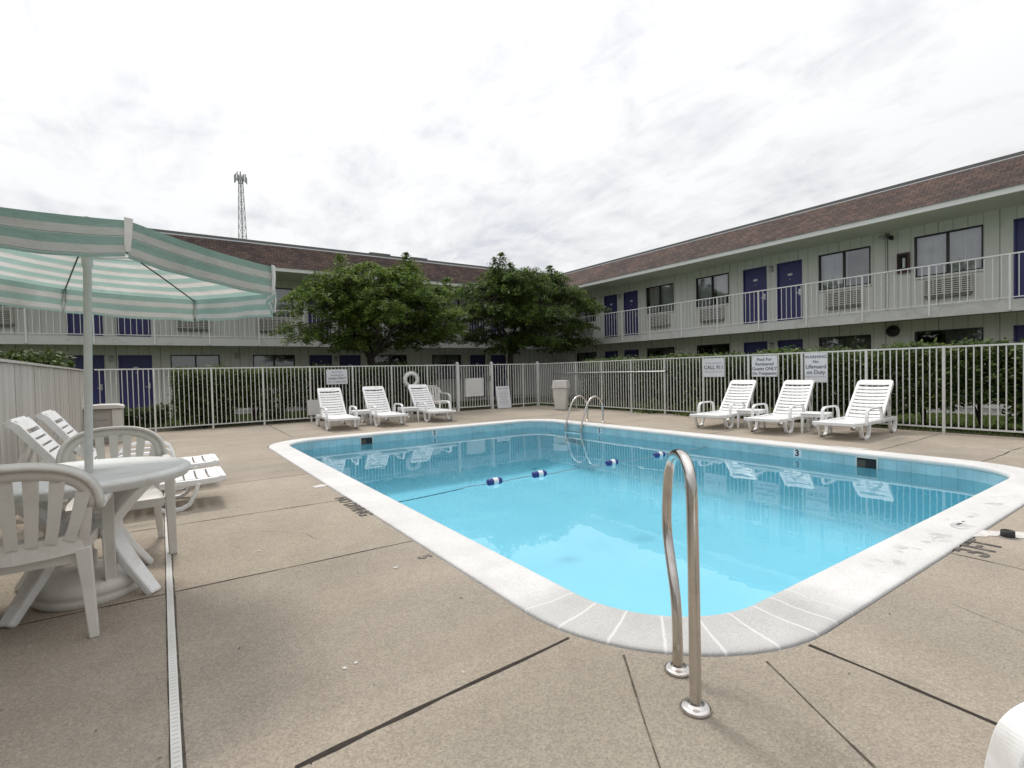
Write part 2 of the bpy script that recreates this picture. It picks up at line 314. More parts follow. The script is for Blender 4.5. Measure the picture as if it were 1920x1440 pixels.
# ------------------------------------------------------------------ mesh builder
class MB:
    def __init__(s): s.v = []; s.f = []; s.sm = []; s.uv = {}
    def add(s, vs, fs, smooth=False, uvs=None):
        o = len(s.v); s.v += [tuple(x) for x in vs]
        for i, f in enumerate(fs):
            if uvs is not None: s.uv[len(s.f)] = uvs[i]
            s.f.append([a + o for a in f]); s.sm.append(smooth)
        return s
    def box(s, a, b, rot=None, piv=None):
        (x0, y0, z0), (x1, y1, z1) = a, b
        x0, x1 = min(x0, x1), max(x0, x1); y0, y1 = min(y0, y1), max(y0, y1); z0, z1 = min(z0, z1), max(z0, z1)
        vs = [Vector(p) for p in ((x0,y0,z0),(x1,y0,z0),(x1,y1,z0),(x0,y1,z0),(x0,y0,z1),(x1,y0,z1),(x1,y1,z1),(x0,y1,z1))]
        if rot is not None:
            pv = Vector(piv) if piv is not None else Vector(((x0+x1)/2, (y0+y1)/2, (z0+z1)/2))
            vs = [rot @ (p - pv) + pv for p in vs]
        return s.add(vs, [(3,2,1,0),(4,5,6,7),(0,1,5,4),(1,2,6,5),(2,3,7,6),(3,0,4,7)])
    def quad(s, p, uv=None): return s.add(p, [(0, 1, 2, 3)], False, [uv] if uv else None)
    def tube(s, pts, r, n=10, cap=True, closed=False):
        pts = [Vector(p) for p in pts]; m = len(pts)
        rs = r if isinstance(r, (list, tuple)) else [r] * m
        vs = []; fs = []; up = None
        for i, p in enumerate(pts):
            if closed: t = pts[(i + 1) % m] - pts[i - 1]
            else: t = pts[min(i + 1, m - 1)] - pts[max(i - 1, 0)]
            if t.length < 1e-9: t = Vector((0, 0, 1))
            t.normalize()
            if up is None:
                up = Vector((0, 0, 1)) if abs(t.z) < 0.9 else Vector((1, 0, 0))
            a = t.cross(up)
            if a.length < 1e-6: a = t.cross(Vector((1, 0.3, 0)))
            a.normalize(); b = a.cross(t).normalized(); up = b
            for k in range(n):
                th = 2 * math.pi * k / n
                vs.append(p + (a * math.cos(th) + b * math.sin(th)) * rs[i])
        rng_ = m if closed else m - 1
        for i in range(rng_):
            j = (i + 1) % m
            for k in range(n):
                k2 = (k + 1) % n
                fs.append((i*n+k, i*n+k2, j*n+k2, j*n+k))
        s.add(vs, fs, True)
        if cap and not closed:
            s.add([vs[k] for k in range(n)], [tuple(range(n))]); s.add([vs[(m-1)*n+k] for k in range(n)], [tuple(range(n-1, -1, -1))])
        return s
    def ribbon(s, pts, wdir, w, th, closed=False, smooth=False):
        """rectangular section swept along pts; width w along wdir (vector or list), thickness th along the in-plane normal"""
        pts = [Vector(p) for p in pts]; m = len(pts); vs = []; fs = []
        for i, p in enumerate(pts):
            if closed: t = pts[(i + 1) % m] - pts[i - 1]
            else: t = pts[min(i + 1, m - 1)] - pts[max(i - 1, 0)]
            t.normalize(); wd = Vector(wdir[i] if isinstance(wdir, list) else wdir)
            nn = t.cross(wd); nn.normalize(); wd = nn.cross(t).normalized()
            ww = w[i] if isinstance(w, list) else w; tt = th[i] if isinstance(th, list) else th
            for a, b in ((-1, -1), (1, -1), (1, 1), (-1, 1)):
                vs.append(p + wd * (a * ww / 2) + nn * (b * tt / 2))
        for i in range(m if closed else m - 1):
            j = (i + 1) % m
            for k in range(4):
                k2 = (k + 1) % 4; fs.append((i*4+k, i*4+k2, j*4+k2, j*4+k))
        if not closed: fs += [(3, 2, 1, 0), tuple((m-1)*4 + k for k in range(4))]
        return s.add(vs, fs, smooth)
    def lathe(s, prof, n=24, c=(0, 0), smooth=True):
        vs = []; fs = []
        for r, z in prof:
            for k in range(n):
                th = 2 * math.pi * k / n; vs.append((c[0] + r * math.cos(th), c[1] + r * math.sin(th), z))
        for i in range(len(prof) - 1):
            for k in range(n):
                k2 = (k + 1) % n; fs.append((i*n+k, i*n+k2, (i+1)*n+k2, (i+1)*n+k))
        s.add(vs, fs, smooth)
        if prof[0][0] > 1e-4: s.add(vs[:n], [tuple(range(n-1, -1, -1))])
        if prof[-1][0] > 1e-4: s.add(vs[-n:], [tuple(range(n))])
        return s
    def prism(s, poly, z0, z1):
        n = len(poly); vs = [(x, y, z0) for x, y in poly] + [(x, y, z1) for x, y in poly]
        return s.add(vs, [tuple(range(n-1, -1, -1)), tuple(range(n, 2*n))] + [(k, (k+1) % n, n+(k+1) % n, n+k) for k in range(n)])
    def xf(s, mat):
        s.v = [tuple(mat @ Vector(p)) for p in s.v]; return s
    def build(s, name, mat, parent=None, label=None, bev=0.0):
        me = bpy.data.meshes.new(name); me.from_pydata(s.v, [], s.f); me.update()
        me.polygons.foreach_set('use_smooth', s.sm)
        if s.uv:
            ul = me.uv_layers.new(name='UVMap')
            for pi, poly in enumerate(me.polygons):
                uu = s.uv.get(pi)
                if uu:
                    for li, w in zip(poly.loop_indices, uu): ul.data[li].uv = w
        me.materials.append(mat)
        o = bpy.data.objects.new(name, me); COL.objects.link(o)
        if parent: o.parent = parent
        if label: o['label'] = label
        if bev:
            b = o.modifiers.new('Bevel', 'BEVEL'); b.width = bev; b.segments = 2; b.limit_method = 'ANGLE'; b.angle_limit = R_(40)
        return o
def tag(o, label=None, cat=None, group=None, kind=None):
    if label: o['label'] = label
    if cat: o['category'] = cat
    if group: o['group'] = group
    if kind: o['kind'] = kind
    return o
def thing(name, label, cat, loc=(0, 0, 0), rz=0.0, group=None):
    o = bpy.data.objects.new(name, None); COL.objects.link(o); o.empty_display_size = 0.2
    o.location = loc; o.rotation_euler = (0, 0, rz); return tag(o, label, cat, group)
def copy_tree(o, parent=None):
    c = o.copy(); COL.objects.link(c); c.parent = parent
    for ch in list(o.children): copy_tree(ch, c)
    return c
def structure(o): o['kind'] = 'structure'; return o
def arc(c, r, a0, a1, n, plane='xz'):
    out = []
    for i in range(n + 1):
        a = a0 + (a1 - a0) * i / n
        out.append((c[0] + r * math.cos(a), c[1] + r * math.sin(a)))
    return out
def text_mb(body, size, mat4, depth=0.002, spacing=1.0, space_word=1.0, bold=0.0):
    cu = bpy.data.curves.new('lettering', 'FONT'); cu.body = body; cu.size = size; cu.align_x = 'CENTER'; cu.align_y = 'CENTER'
    cu.extrude = depth / 2; cu.space_character = spacing; cu.offset = bold
    cu.resolution_u = 3
    o = bpy.data.objects.new('lettering_tmp', cu); COL.objects.link(o)
    dg = bpy.context.evaluated_depsgraph_get(); dg.update()
    me = bpy.data.meshes.new_from_object(o.evaluated_get(dg))
    mb = MB(); mb.add([mat4 @ v.co for v in me.vertices], [list(p.vertices) for p in me.polygons])
    bpy.data.objects.remove(o); bpy.data.curves.remove(cu); bpy.data.meshes.remove(me)
    return mb
def join(mbs):
    r = MB()
    for m in mbs: r.add(m.v, m.f)
    return r

# ------------------------------------------------------------------ leaf clouds
def leaf_mesh(name, mat, pos, size, parent=None, up_bias=0.5, aspect=0.5):
    pos = np.asarray(pos, float); n = len(pos)
    nrm = rng.normal(size=(n, 3)); nrm[:, 2] = np.abs(nrm[:, 2]) + up_bias * 2
    nrm /= np.linalg.norm(nrm, axis=1)[:, None]
    t = rng.normal(size=(n, 3)); t -= nrm * (t * nrm).sum(1)[:, None]; t /= np.linalg.norm(t, axis=1)[:, None]
    b = np.cross(nrm, t)
    sz = (np.asarray(size) * rng.uniform(0.6, 1.35, n))[:, None] if np.isscalar(size) else (size * rng.uniform(0.7, 1.3, n))[:, None]
    # a folded diamond-shaped leaf: 4 points, mid rib raised
    p0 = pos - t * sz; p1 = pos + b * sz * aspect - nrm * sz * 0.15; p2 = pos + t * sz; p3 = pos - b * sz * aspect - nrm * sz * 0.15
    v = np.stack([p0, p1, p2, p3], 1).reshape(-1, 3)
    me = bpy.data.meshes.new(name); me.vertices.add(4 * n); me.loops.add(4 * n); me.polygons.add(n)
    me.vertices.foreach_set('co', v.ravel()); me.loops.foreach_set('vertex_index', np.arange(4 * n))
    me.polygons.foreach_set('loop_start', np.arange(0, 4 * n, 4)); me.polygons.foreach_set('loop_total', np.full(n, 4))
    me.update(calc_edges=True); me.materials.append(mat)
    o = bpy.data.objects.new(name, me); COL.objects.link(o)
    if parent: o.parent = parent
    return o

# ================================================================== CAMERA
f_px = 959.0
def rayc(x, y): return Vector(((x - 960) / f_px, (y - 720) / f_px, 1.0))
dA = rayc(303, 712).normalized()
dB = rayc(2360, 665); dB = (dB - dA * dB.dot(dA)).normalized()
upc = -(dB.cross(dA))
if upc.y > 0: upc = -upc
Rm = Matrix((dB, dA, upc))                       # camera (x right, y down, z forward) -> world
cam_d = bpy.data.cameras.new('camera'); cam = bpy.data.objects.new('camera', cam_d); COL.objects.link(cam)
Mx = Rm @ Matrix(((1, 0, 0), (0, -1, 0), (0, 0, -1)))
CAM_H = 1.2
cam.matrix_world = Matrix.Translation((0, 0, CAM_H)) @ Mx.to_4x4()
cam_d.sensor_width = 36; cam_d.lens = 36 * f_px / 1920; cam_d.clip_start = 0.05; cam_d.clip_end = 2000
scene.camera = cam

# ================================================================== GROUND, DECK, POOL
PX0, PX1, PY0, PY1 = 1.80, 7.68, 1.43, 10.10       # inner pool edge
CW = 0.335                                         # coping width
def rrect(off, rad, n=14):
    """rounded rectangle loop around the pool, counter-clockwise, offset outward by off, plus arclength"""
    x0, x1, y0, y1 = PX0 - off, PX1 + off, PY0 - off, PY1 + off; r = rad + off; out = []
    for (cx, cy, a0) in ((x1 - r, y0 + r, -90), (x1 - r, y1 - r, 0), (x0 + r, y1 - r, 90), (x0 + r, y0 + r, 180)):
        for i in range(n + 1):
            a = R_(a0 + 90 * i / n); out.append((cx + r * math.cos(a), cy + r * math.sin(a)))
    # subdivide the straight sides
    res = []
    for i, p in enumerate(out):
        q = out[(i + 1) % len(out)]; d = math.dist(p, q); k = max(1, int(d / 0.5))
        for j in range(k): res.append((p[0] + (q[0] - p[0]) * j / k, p[1] + (q[1] - p[1]) * j / k))
    return res
PR = 0.62
inner = rrect(0, PR); NL = len(inner)
def loop_at(off):
    # move the inner loop outward along its normals so that all loops share the vertex count
    out = []
    for i, p in enumerate(inner):
        a, b = inner[i - 1], inner[(i + 1) % NL]
        t = Vector((b[0] - a[0], b[1] - a[1])).normalized(); out.append((p[0] + t.y * off, p[1] - t.x * off))
    return out
arcl = [0.0]
for i in range(NL): arcl.append(arcl[-1] + math.dist(inner[i], inner[(i + 1) % NL]))
def sweep_loop(mb, prof, smooth=True):
    """prof: list of (offset, z) swept round the pool, UV = (arclength, t)"""
    loops = [loop_at(o) for o, z in prof]; m = len(prof)
    vs = [(loops[k][i][0], loops[k][i][1], prof[k][1]) for k in range(m) for i in range(NL)]; fs = []; uvs = []
    tt = [0.0]
    for k in range(1, m): tt.append(tt[-1] + math.dist(prof[k], prof[k - 1]))
    for k in range(m - 1):
        for i in range(NL):
            j = (i + 1) % NL; fs.append((k*NL+i, (k+1)*NL+i, (k+1)*NL+j, k*NL+j))
            uvs.append(((arcl[i], tt[k]), (arcl[i], tt[k+1]), (arcl[i+1], tt[k+1]), (arcl[i+1], tt[k])))
    mb.add(vs, fs, smooth, uvs); return tt[-1]
mb = MB()
cop = [(0.045, -0.055), (0.006, -0.052), (-0.004, -0.038), (-0.004, -0.016), (0.004, 0.002), (0.022, 0.010), (0.06, 0.010), (0.12, 0.004), (0.20, 0.004), (0.29, 0.008), (CW - 0.01, 0.008), (CW, 0.0), (CW, -0.05)]
tot = sweep_loop(mb, cop)
for k, uu in mb.uv.items(): mb.uv[k] = tuple((u, v / tot) for u, v in uu)
o = mb.build('pool_coping', M['coping']); structure(o)

DX0, DX1, DY0, DY1 = -1.22, 10.92, -9.0, 14.22
def ring(name, hole, x0, x1, y0, y1, z, mat):
    cx, cy = sum(p[0] for p in hole) / len(hole), sum(p[1] for p in hole) / len(hole)
    bm = bmesh.new(); ov = [bm.verts.new((x, y, z)) for x, y in ((x0, y0), (x1, y0), (x1, y1), (x0, y1))]; hv = [bm.verts.new((p[0], p[1], z)) for p in hole]
    es = [bm.edges.new((ov[i], ov[(i+1) % 4])) for i in range(4)] + [bm.edges.new((hv[i], hv[(i+1) % len(hv)])) for i in range(len(hv))]
    bmesh.ops.triangle_fill(bm, use_beauty=True, use_dissolve=False, edges=es)
    for fc in list(bm.faces):
        if fc.normal.z < 0: fc.normal_flip()
    me = bpy.data.meshes.new(name); bm.to_mesh(me); bm.free(); me.materials.append(mat)
    o = bpy.data.objects.new(name, me); COL.objects.link(o); return structure(o)
ring('pool_deck', loop_at(CW + 0.013), DX0, DX1, DY0, DY1, 0.0, M['deck'])
ring('ground', [(DX0, DY0), (DX1, DY0), (DX1, DY1), (DX0, DY1)], -600, 600, -600, 600, -0.02, M['lawn'])
# dark sealant bed seen in the gap between coping and deck
mb = MB(); sweep_loop(mb, [(CW - 0.03, -0.012), (CW + 0.05, -0.012)], False); structure(mb.build('coping_joint', M['joint']))
# basin
mb = MB(); sweep_loop(mb, [(0.0, -0.33), (0.0, -0.05)], False)
for k in list(mb.uv): mb.uv[k] = tuple((u, v) for u, v in mb.uv[k])
structure(mb.build('pool_tile_band', M['tile']))
mb = MB(); 
wall = [(0.001, -0.33), (0.0, -0.7), (-0.12, -0.95), (-0.35, -1.06), (-0.75, -1.10)]
loops = [loop_at(o_) for o_, z in wall]
vs = []
for k, (o_, z) in enumerate(wall):
    for (x, y) in loops[k]:
        deep = 0.0
        vs.append((x, y, z if k < 2 else z - deep * (k - 1) / 3))
fs = []
for k in range(len(wall) - 1):
    for i in range(NL):
        j = (i + 1) % NL; fs.append((k*NL+i, k*NL+j, (k+1)*NL+j, (k+1)*NL+i))
b0 = (len(wall) - 1) * NL
cen = len(vs); vs += [(4.7, 2.6, -1.10), (4.7, 4.2, -1.12), (4.7, 9.0, -1.62)]
bm = bmesh.new(); bv = [bm.verts.new(p) for p in vs[:cen]]
for f in fs: bm.faces.new([bv[i] for i in f])
es = []
for i in range(NL):
    e = bm.edges.get((bv[b0 + i], bv[b0 + (i + 1) % NL])); es.append(e)
bmesh.ops.triangle_fill(bm, use_beauty=True, use_dissolve=False, edges=es)
bmesh.ops.recalc_face_normals(bm, faces=bm.faces)
me = bpy.data.meshes.new('pool_basin'); bm.to_mesh(me); bm.free(); me.materials.append(M['plaster'])
for p in me.polygons: p.use_smooth = True
o = bpy.data.objects.new('pool_basin', me); COL.objects.link(o); structure(o)
# water
WZ = -0.175
bm = bmesh.new(); lv = [bm.verts.new((x, y, WZ)) for x, y in loop_at(0.004)]; fc = bm.faces.new(lv)
if fc.normal.z < 0: fc.normal_flip()
bmesh.ops.triangulate(bm, faces=bm.faces)
me = bpy.data.meshes.new('pool_water'); bm.to_mesh(me); bm.free(); me.materials.append(M['water'])
o = bpy.data.objects.new('pool_water', me); COL.objects.link(o); structure(o)

# joints and cracks in the deck: irregular dirt-filled lines 2 mm proud of the concrete
def crack(mb, p, q, w, jit=0.004, z=0.0025, step=0.12):
    p, q = Vector(p), Vector(q); d = (q - p); n = max(2, int(d.length / step)); t = d.normalized(); s = Vector((-t.y, t.x))
    L_, R2 = [], []
    off = 0
    for i in range(n + 1):
        off = off * 0.7 + random.uniform(-jit, jit) * 0.5
        ww = w * random.uniform(0.5, 1.3) / 2; c = p + d * i / n + s * off
        L_.append((c.x + s.x * ww, c.y + s.y * ww, z)); R2.append((c.x - s.x * ww, c.y - s.y * ww, z))
    vs = L_ + R2; m = n + 1
    mb.add(vs, [(m+i, m+i+1, i+1, i) for i in range(n)])
wide, hair, lite = MB(), MB(), MB()
crack(wide, (1.47, 1.74), (0.30, 1.66), 0.020, 0.006)
crack(wide, (0.30, 1.66), (-1.2, 1.60), 0.018, 0.006)
crack(wide, (2.25, 1.08), (2.23, 0.0), 0.016, 0.006); crack(wide, (2.23, 0), (2.22, -3), 0.016)
crack(hair, (1.56, 1.50), (1.05, 0.80), 0.009, 0.006); crack(hair, (1.99, 1.12), (1.60, 0.45), 0.008, 0.005)
crack(hair, (-1.2, 3.47), (1.45, 3.43), 0.010); crack(hair, (-1.2, 5.06), (1.45, 4.99), 0.009)
crack(hair, (-1.2, 6.56), (1.45, 6.61), 0.008); crack(hair, (-1.2, 8.2), (1.45, 8.25), 0.008); crack(hair, (-1.2, 11.1), (1.9, 11.05), 0.010)
crack(hair, (2.17, 14.1), (2.11, 10.95), 0.022); crack(hair, (2.11, 10.98), (9.2, 10.80), 0.014)
crack(hair, (10.88, 2.99), (8.2, 2.96), 0.016, 0.02); crack(hair, (4.04, 1.09), (4.0, -1.5), 0.008, 0.012)
crack(hair, (6.35, 1.0), (6.4, -2), 0.008)
crack(wide, (9.75, 1.82), (10.9, 1.80), 0.025); crack(hair, (9.7, 1.83), (8.03, 1.85), 0.016, 0.02)
crack(hair, (8.03, 5.6), (10.9, 5.55), 0.010); crack(hair, (8.03, 8.2), (10.9, 8.2), 0.010)
crack(lite, (9.22, 2.45), (9.24, 0.6), 0.030, 0.006); crack(lite, (-0.05, 10.5), (1.6, 10.55), 0.018, 0.01); crack(lite, (8.2, 11.3), (9.3, 11.0), 0.03, 0.02)
for pts in ([(3.2, 0.85), (3.05, 0.5), (3.1, 0.2)], [(0.6, 4.4), (0.85, 4.15), (0.9, 3.9)], [(1.0, 5.9), (1.15, 5.6), (1.3, 5.55)]):
    for a_, b_ in zip(pts, pts[1:]): crack(hair, a_, b_, 0.0022, 0.012, step=0.03)
structure(wide.build('deck_expansion_joint', M['joint'])); structure(hair.build('deck_control_joint', M['joint_thin'])); structure(lite.build('deck_sealant_line', M['joint_light']))
# slotted drain strip let into the deck
mb = MB(); mb.box((-0.015, -6.0, -0.01), (0.015, 11.25, 0.007)); o = mb.build('deck_drain_strip', M['strip']); structure(o)
mb = MB(); crack(mb, (-0.018, -6), (-0.018, 11.25), 0.006, 0.002, 0.002); crack(mb, (0.019, -6), (0.019, 11.25), 0.010, 0.004, 0.002); structure(mb.build('drain_gap', M['joint_thin']))

# white overspray patches and specks
_bz = [0.0028]
def blot(mb, c, rx, ry, rot=0, n=22, z=0.003, rag=0.25):
    pts = []; _bz[0] += 0.00006; z = _bz[0]
    for i in range(n):
        a = 2 * math.pi * i / n; k = 1 + random.uniform(-rag, rag)
        x, y = rx * k * math.cos(a), ry * k * math.sin(a)
        pts.append((c[0] + x * math.cos(rot) - y * math.sin(rot), c[1] + x * math.sin(rot) + y * math.cos(rot), z))
    mb.add(pts, [tuple(range(n))])
mb = MB(); blot(mb, (1.385, 5.78), 0.085, 0.065, 0.3); blot(mb, (4.78, 0.97), 0.30, 0.075, -0.85); blot(mb, (4.62, 1.10), 0.12, 0.05, -0.6)
blot(mb, (0.58, 2.11), 0.008, 0.010); blot(mb, (0.63, 2.12), 0.009, 0.008); blot(mb, (1.16, 3.02), 0.016, 0.010); blot(mb, (8.1, 3.3), 0.05, 0.25, 0.0); blot(mb, (0.52, 3.9), 0.012, 0.01)
structure(mb.build('deck_paint_spot', plain('white_overspray', (0.60, 0.58, 0.55), 0.8, 0.2, 20, dirt=(0.33, 0.29, 0.24), dscale=25, damt=0.6)))
mb = MB()
for _ in range(60):
    x = random.uniform(-1.1, 4.5); y = random.uniform(0.3, 7)
    if x > 1.4 and y > 1.0: continue
    blot(mb, (x, y), random.uniform(0.002, 0.006), random.uniform(0.002, 0.005), random.uniform(0, 3), 7, 0.003)
o = mb.build('leaf_litter', M['joint']); o['kind'] = 'stuff'

# deck lettering
def deck_text(body, c, right, up, size, mat, label, name='deck_lettering', bold=0.004, spacing=1.0):
    rx, uy = Vector((right[0], right[1], 0)), Vector((up[0], up[1], 0)); z = rx.cross(uy)
    m4 = Matrix(((rx.x, uy.x, 0, c[0]), (rx.y, uy.y, 0, c[1]), (0, 0, 1, 0.0035), (0, 0, 0, 1)))
    o = text_mb(body, size, m4, 0.001, spacing, bold=bold).build(name, mat); return tag(o, label, 'deck lettering')
deck_text('NO DIVING', (1.405, 4.70), (0, -1), (1, 0), 0.155, M['paint_black'], 'worn black NO DIVING stencilled on the deck beside the white coping')
deck_text('3 FT', (4.29, 1.00), (1, 0), (0, 1), 0.235, M['paint_black'], 'black 3 FT stencilled on the deck in front of the pool corner', spacing=0.85)
deck_text('5', (1.38, 3.08), (0, -1), (1, 0), 0.12, M['paint_faint'], 'nearly worn away stencilled number on the deck between two joints')
o = deck_text('IN', (4.85, 1.19), (1, 0), (0, 1), 0.15, M['paint_faint'], 'faint worn black IN stencilled beyond the rubber cap by the coping')
# rubber cap of the deck anchor
t = thing('anchor_cap', 'short black rubber cap standing up from a white patch of deck', 'cap', (4.70, 0.955, 0))
mb = MB(); mb.lathe([(0.036, 0.0), (0.039, 0.004), (0.037, 0.046), (0.030, 0.049), (0.029, 0.030), (0.0, 0.028)], 20); mb.build('rubber_sleeve', M['black'], t)
mb = MB(); mb.lathe([(0.048, 0.0), (0.048, 0.004), (0.038, 0.006)], 20); mb.build('flange', M['grey'], t)

# depth markers and skimmers in the tile band
def wall_marker(body, pos, n, label):
    n = Vector(n); right = Vector((0, 0, 1)).cross(n)
    t = thing('depth_marker', label, 'depth marker', pos)
    mb = MB(); a = right * 0.055; u = Vector((0, 0, 0.055))
    p = n * 0.003
    mb.add([p - a - u, p + a - u, p + a + u, p - a + u, -a - u, a - u, a + u, -a + u], [(0,1,2,3),(0,4,5,1),(1,5,6,2),(2,6,7,3),(3,7,4,0)]); mb.build('tile', M['sign'], t)
    m4 = Matrix(((right.x, 0, n.x, n.x * 0.0045), (right.y, 0, n.y, n.y * 0.0045), (0, 1, 0, 0), (0, 0, 0, 1)))
    text_mb(body, 0.13, m4, 0.002, bold=0.004).build('numeral', M['black'], t)
wall_marker('3', (PX1, 3.83, -0.095), (-1, 0, 0), 'black 3 on a white tile in the far pool wall in front of the loungers')
wall_marker('5', (PX1, 7.95, -0.10), (-1, 0, 0), 'black 5 on a white tile right of the pool ladder')
wall_marker('5', (4.85, PY1, -0.10), (0, -1, 0), 'black 5 on a white tile below the three loungers by the gate')
def skimmer(pos, n, label):
    n = Vector(n); r = Vector((0, 0, 1)).cross(n)
    t = thing('pool_skimmer', label, 'skimmer', pos, math.atan2(r.y, r.x))
    mb = MB(); w, z0, z1 = 0.115, -0.185, -0.055
    for a, b in (((-w-0.015, 0.0, z0), (-w, -0.012, z1)), ((w, 0.0, z0), (w+0.015, -0.012, z1)), ((-w-0.015, 0.0, z1), (w+0.015, -0.012, z1+0.012))): mb.box(a, b)
    mb.build('faceplate', M['box_lid'], t)
    mb = MB(); mb.quad([(-w, -0.004, z0), (w, -0.004, z0), (w, -0.004, z1), (-w, -0.004, z1)]); mb.build('throat', M['dark'], t)
    mb = MB(); mb.box((-w, -0.006, z0), (-w*0.1, -0.011, z1-0.03)); mb.build('weir_flap', plain('weir_brown', (0.06, 0.045, 0.03), 0.6), t)
skimmer((3.35, PY1, 0), (0, -1, 0), 'dark skimmer opening in the pool wall below the first lounger')
skimmer((PX1, 2.93, 0), (-1, 0, 0), 'dark skimmer opening with a brown flap near the right pool corner')

# lane rope with floats
t = thing('lane_rope', 'thin dark rope with four blue and white floats across the pool', 'rope', (0, 5.34, 0))
pts = []
for i in range(60):
    x = PX0 + (PX1 - PX0) * i / 59
    if x < 2.95: z = WZ - 0.03 + 0.03 * ((x - PX0) / 1.15) ** 2 + (0.10 if i == 0 else 0)
    else: z = WZ + 0.004 + 0.006 * math.sin(x * 7)
    pts.append((x, -0.02 * math.sin(x * 1.3), z))
mb = MB(); mb.tube(pts, 0.0055, 6); mb.build('cord', M['rope'], t)
for x in (3.37, 4.07, 5.38, 6.42):
    y = -0.02 * math.sin(x * 1.3)
    m = Matrix.Translation((x, y, WZ + 0.018)) @ Matrix.Rotation(R_(90), 4, 'Y') @ Matrix.Rotation(random.uniform(-.1, .1), 4, 'X')
    mb = MB(); mb.lathe([(0.010, -0.106), (0.036, -0.098), (0.043, -0.082), (0.043, 0.082), (0.036, 0.098), (0.010, 0.106)], 18); mb.xf(m)
    fl = mb.build('float', M['float_blue'], t)
    mb = MB(); mb.lathe([(0.044, -0.028), (0.0445, -0.023), (0.0445, 0.036), (0.044, 0.041)], 18); mb.xf(m); mb.build('white_band', M['float_white'], fl)

# ladder
t = thing('pool_ladder', 'stainless steel pool ladder with two arched rails and white steps', 'ladder', (PX1, 8.73, 0))
def smooth_path(ctrl, n=8):
    ctrl = [Vector(c) for c in ctrl]; out = []
    for i in range(len(ctrl) - 1):
        p0, p1, p2, p3 = ctrl[max(i-1, 0)], ctrl[i], ctrl[i+1], ctrl[min(i+2, len(ctrl)-1)]
        for k in range(n):
            u = k / n; out.append(0.5 * ((2*p1) + (p2-p0)*u + (2*p0-5*p1+4*p2-p3)*u*u + (3*p1-p0-3*p2+p3)*u**3))
    out.append(ctrl[-1]); return out
for y in (0.26, -0.26):
    mb = MB(); mb.tube(smooth_path([(0.62, y, 0.0), (0.62, y, 0.25), (0.59, y, 0.45), (0.46, y, 0.58), (0.30, y, 0.58), (0.14, y, 0.44), (0.02, y, 0.15), (-0.06, y, -0.10), (-0.07, y, -0.30), (-0.07, y, -0.52)]), 0.021, 12)
    r = mb.build('rail', M['steel'], t)
    mb = MB(); mb.lathe([(0.045, 0.0), (0.045, 0.012), (0.022, 0.02)], 16, (0.62, y)); mb.build('escutcheon', M['steel'], r)
for z in (-0.22, -0.45):
    mb = MB(); mb.box((-0.13, -0.25, z - 0.015), (-0.03, 0.25, z + 0.015)); mb.build('step', M['float_white'], t, bev=0.006)

# handrail at the near corner
dv = Vector((0.61, 0.79)).normalized()
t = thing('grab_rail', 'polished steel figure-four grab rail at the near pool corner', 'handrail', (1.51, 1.11, 0), math.atan2(dv.y, dv.x))
path = smooth_path([(0, 0, 0.0), (0.0, 0, 0.30), (0.005, 0, 0.62), (0.018, 0, 0.79), (0.07, 0, 0.858), (0.16, 0, 0.872), (0.262, 0, 0.845), (0.332, 0, 0.770), (0.366, 0, 0.665), (0.378, 0, 0.57), (0.366, 0, 0.49), (0.318, 0, 0.402), (0.266, 0, 0.315), (0.240, 0, 0.23), (0.233, 0, 0.13), (0.232, 0, 0.0)], 8)
mb = MB(); mb.tube(path, 0.0205, 20); mb.build('tube', M['steel'], t)
for x in (0.0, 0.232):
    mb = MB(); mb.lathe([(0.052, 0.0), (0.054, 0.006), (0.050, 0.013), (0.040, 0.017), (0.028, 0.015), (0.0215, 0.022)], 28, (x, 0)); mb.build('escutcheon', M['steel'], t)

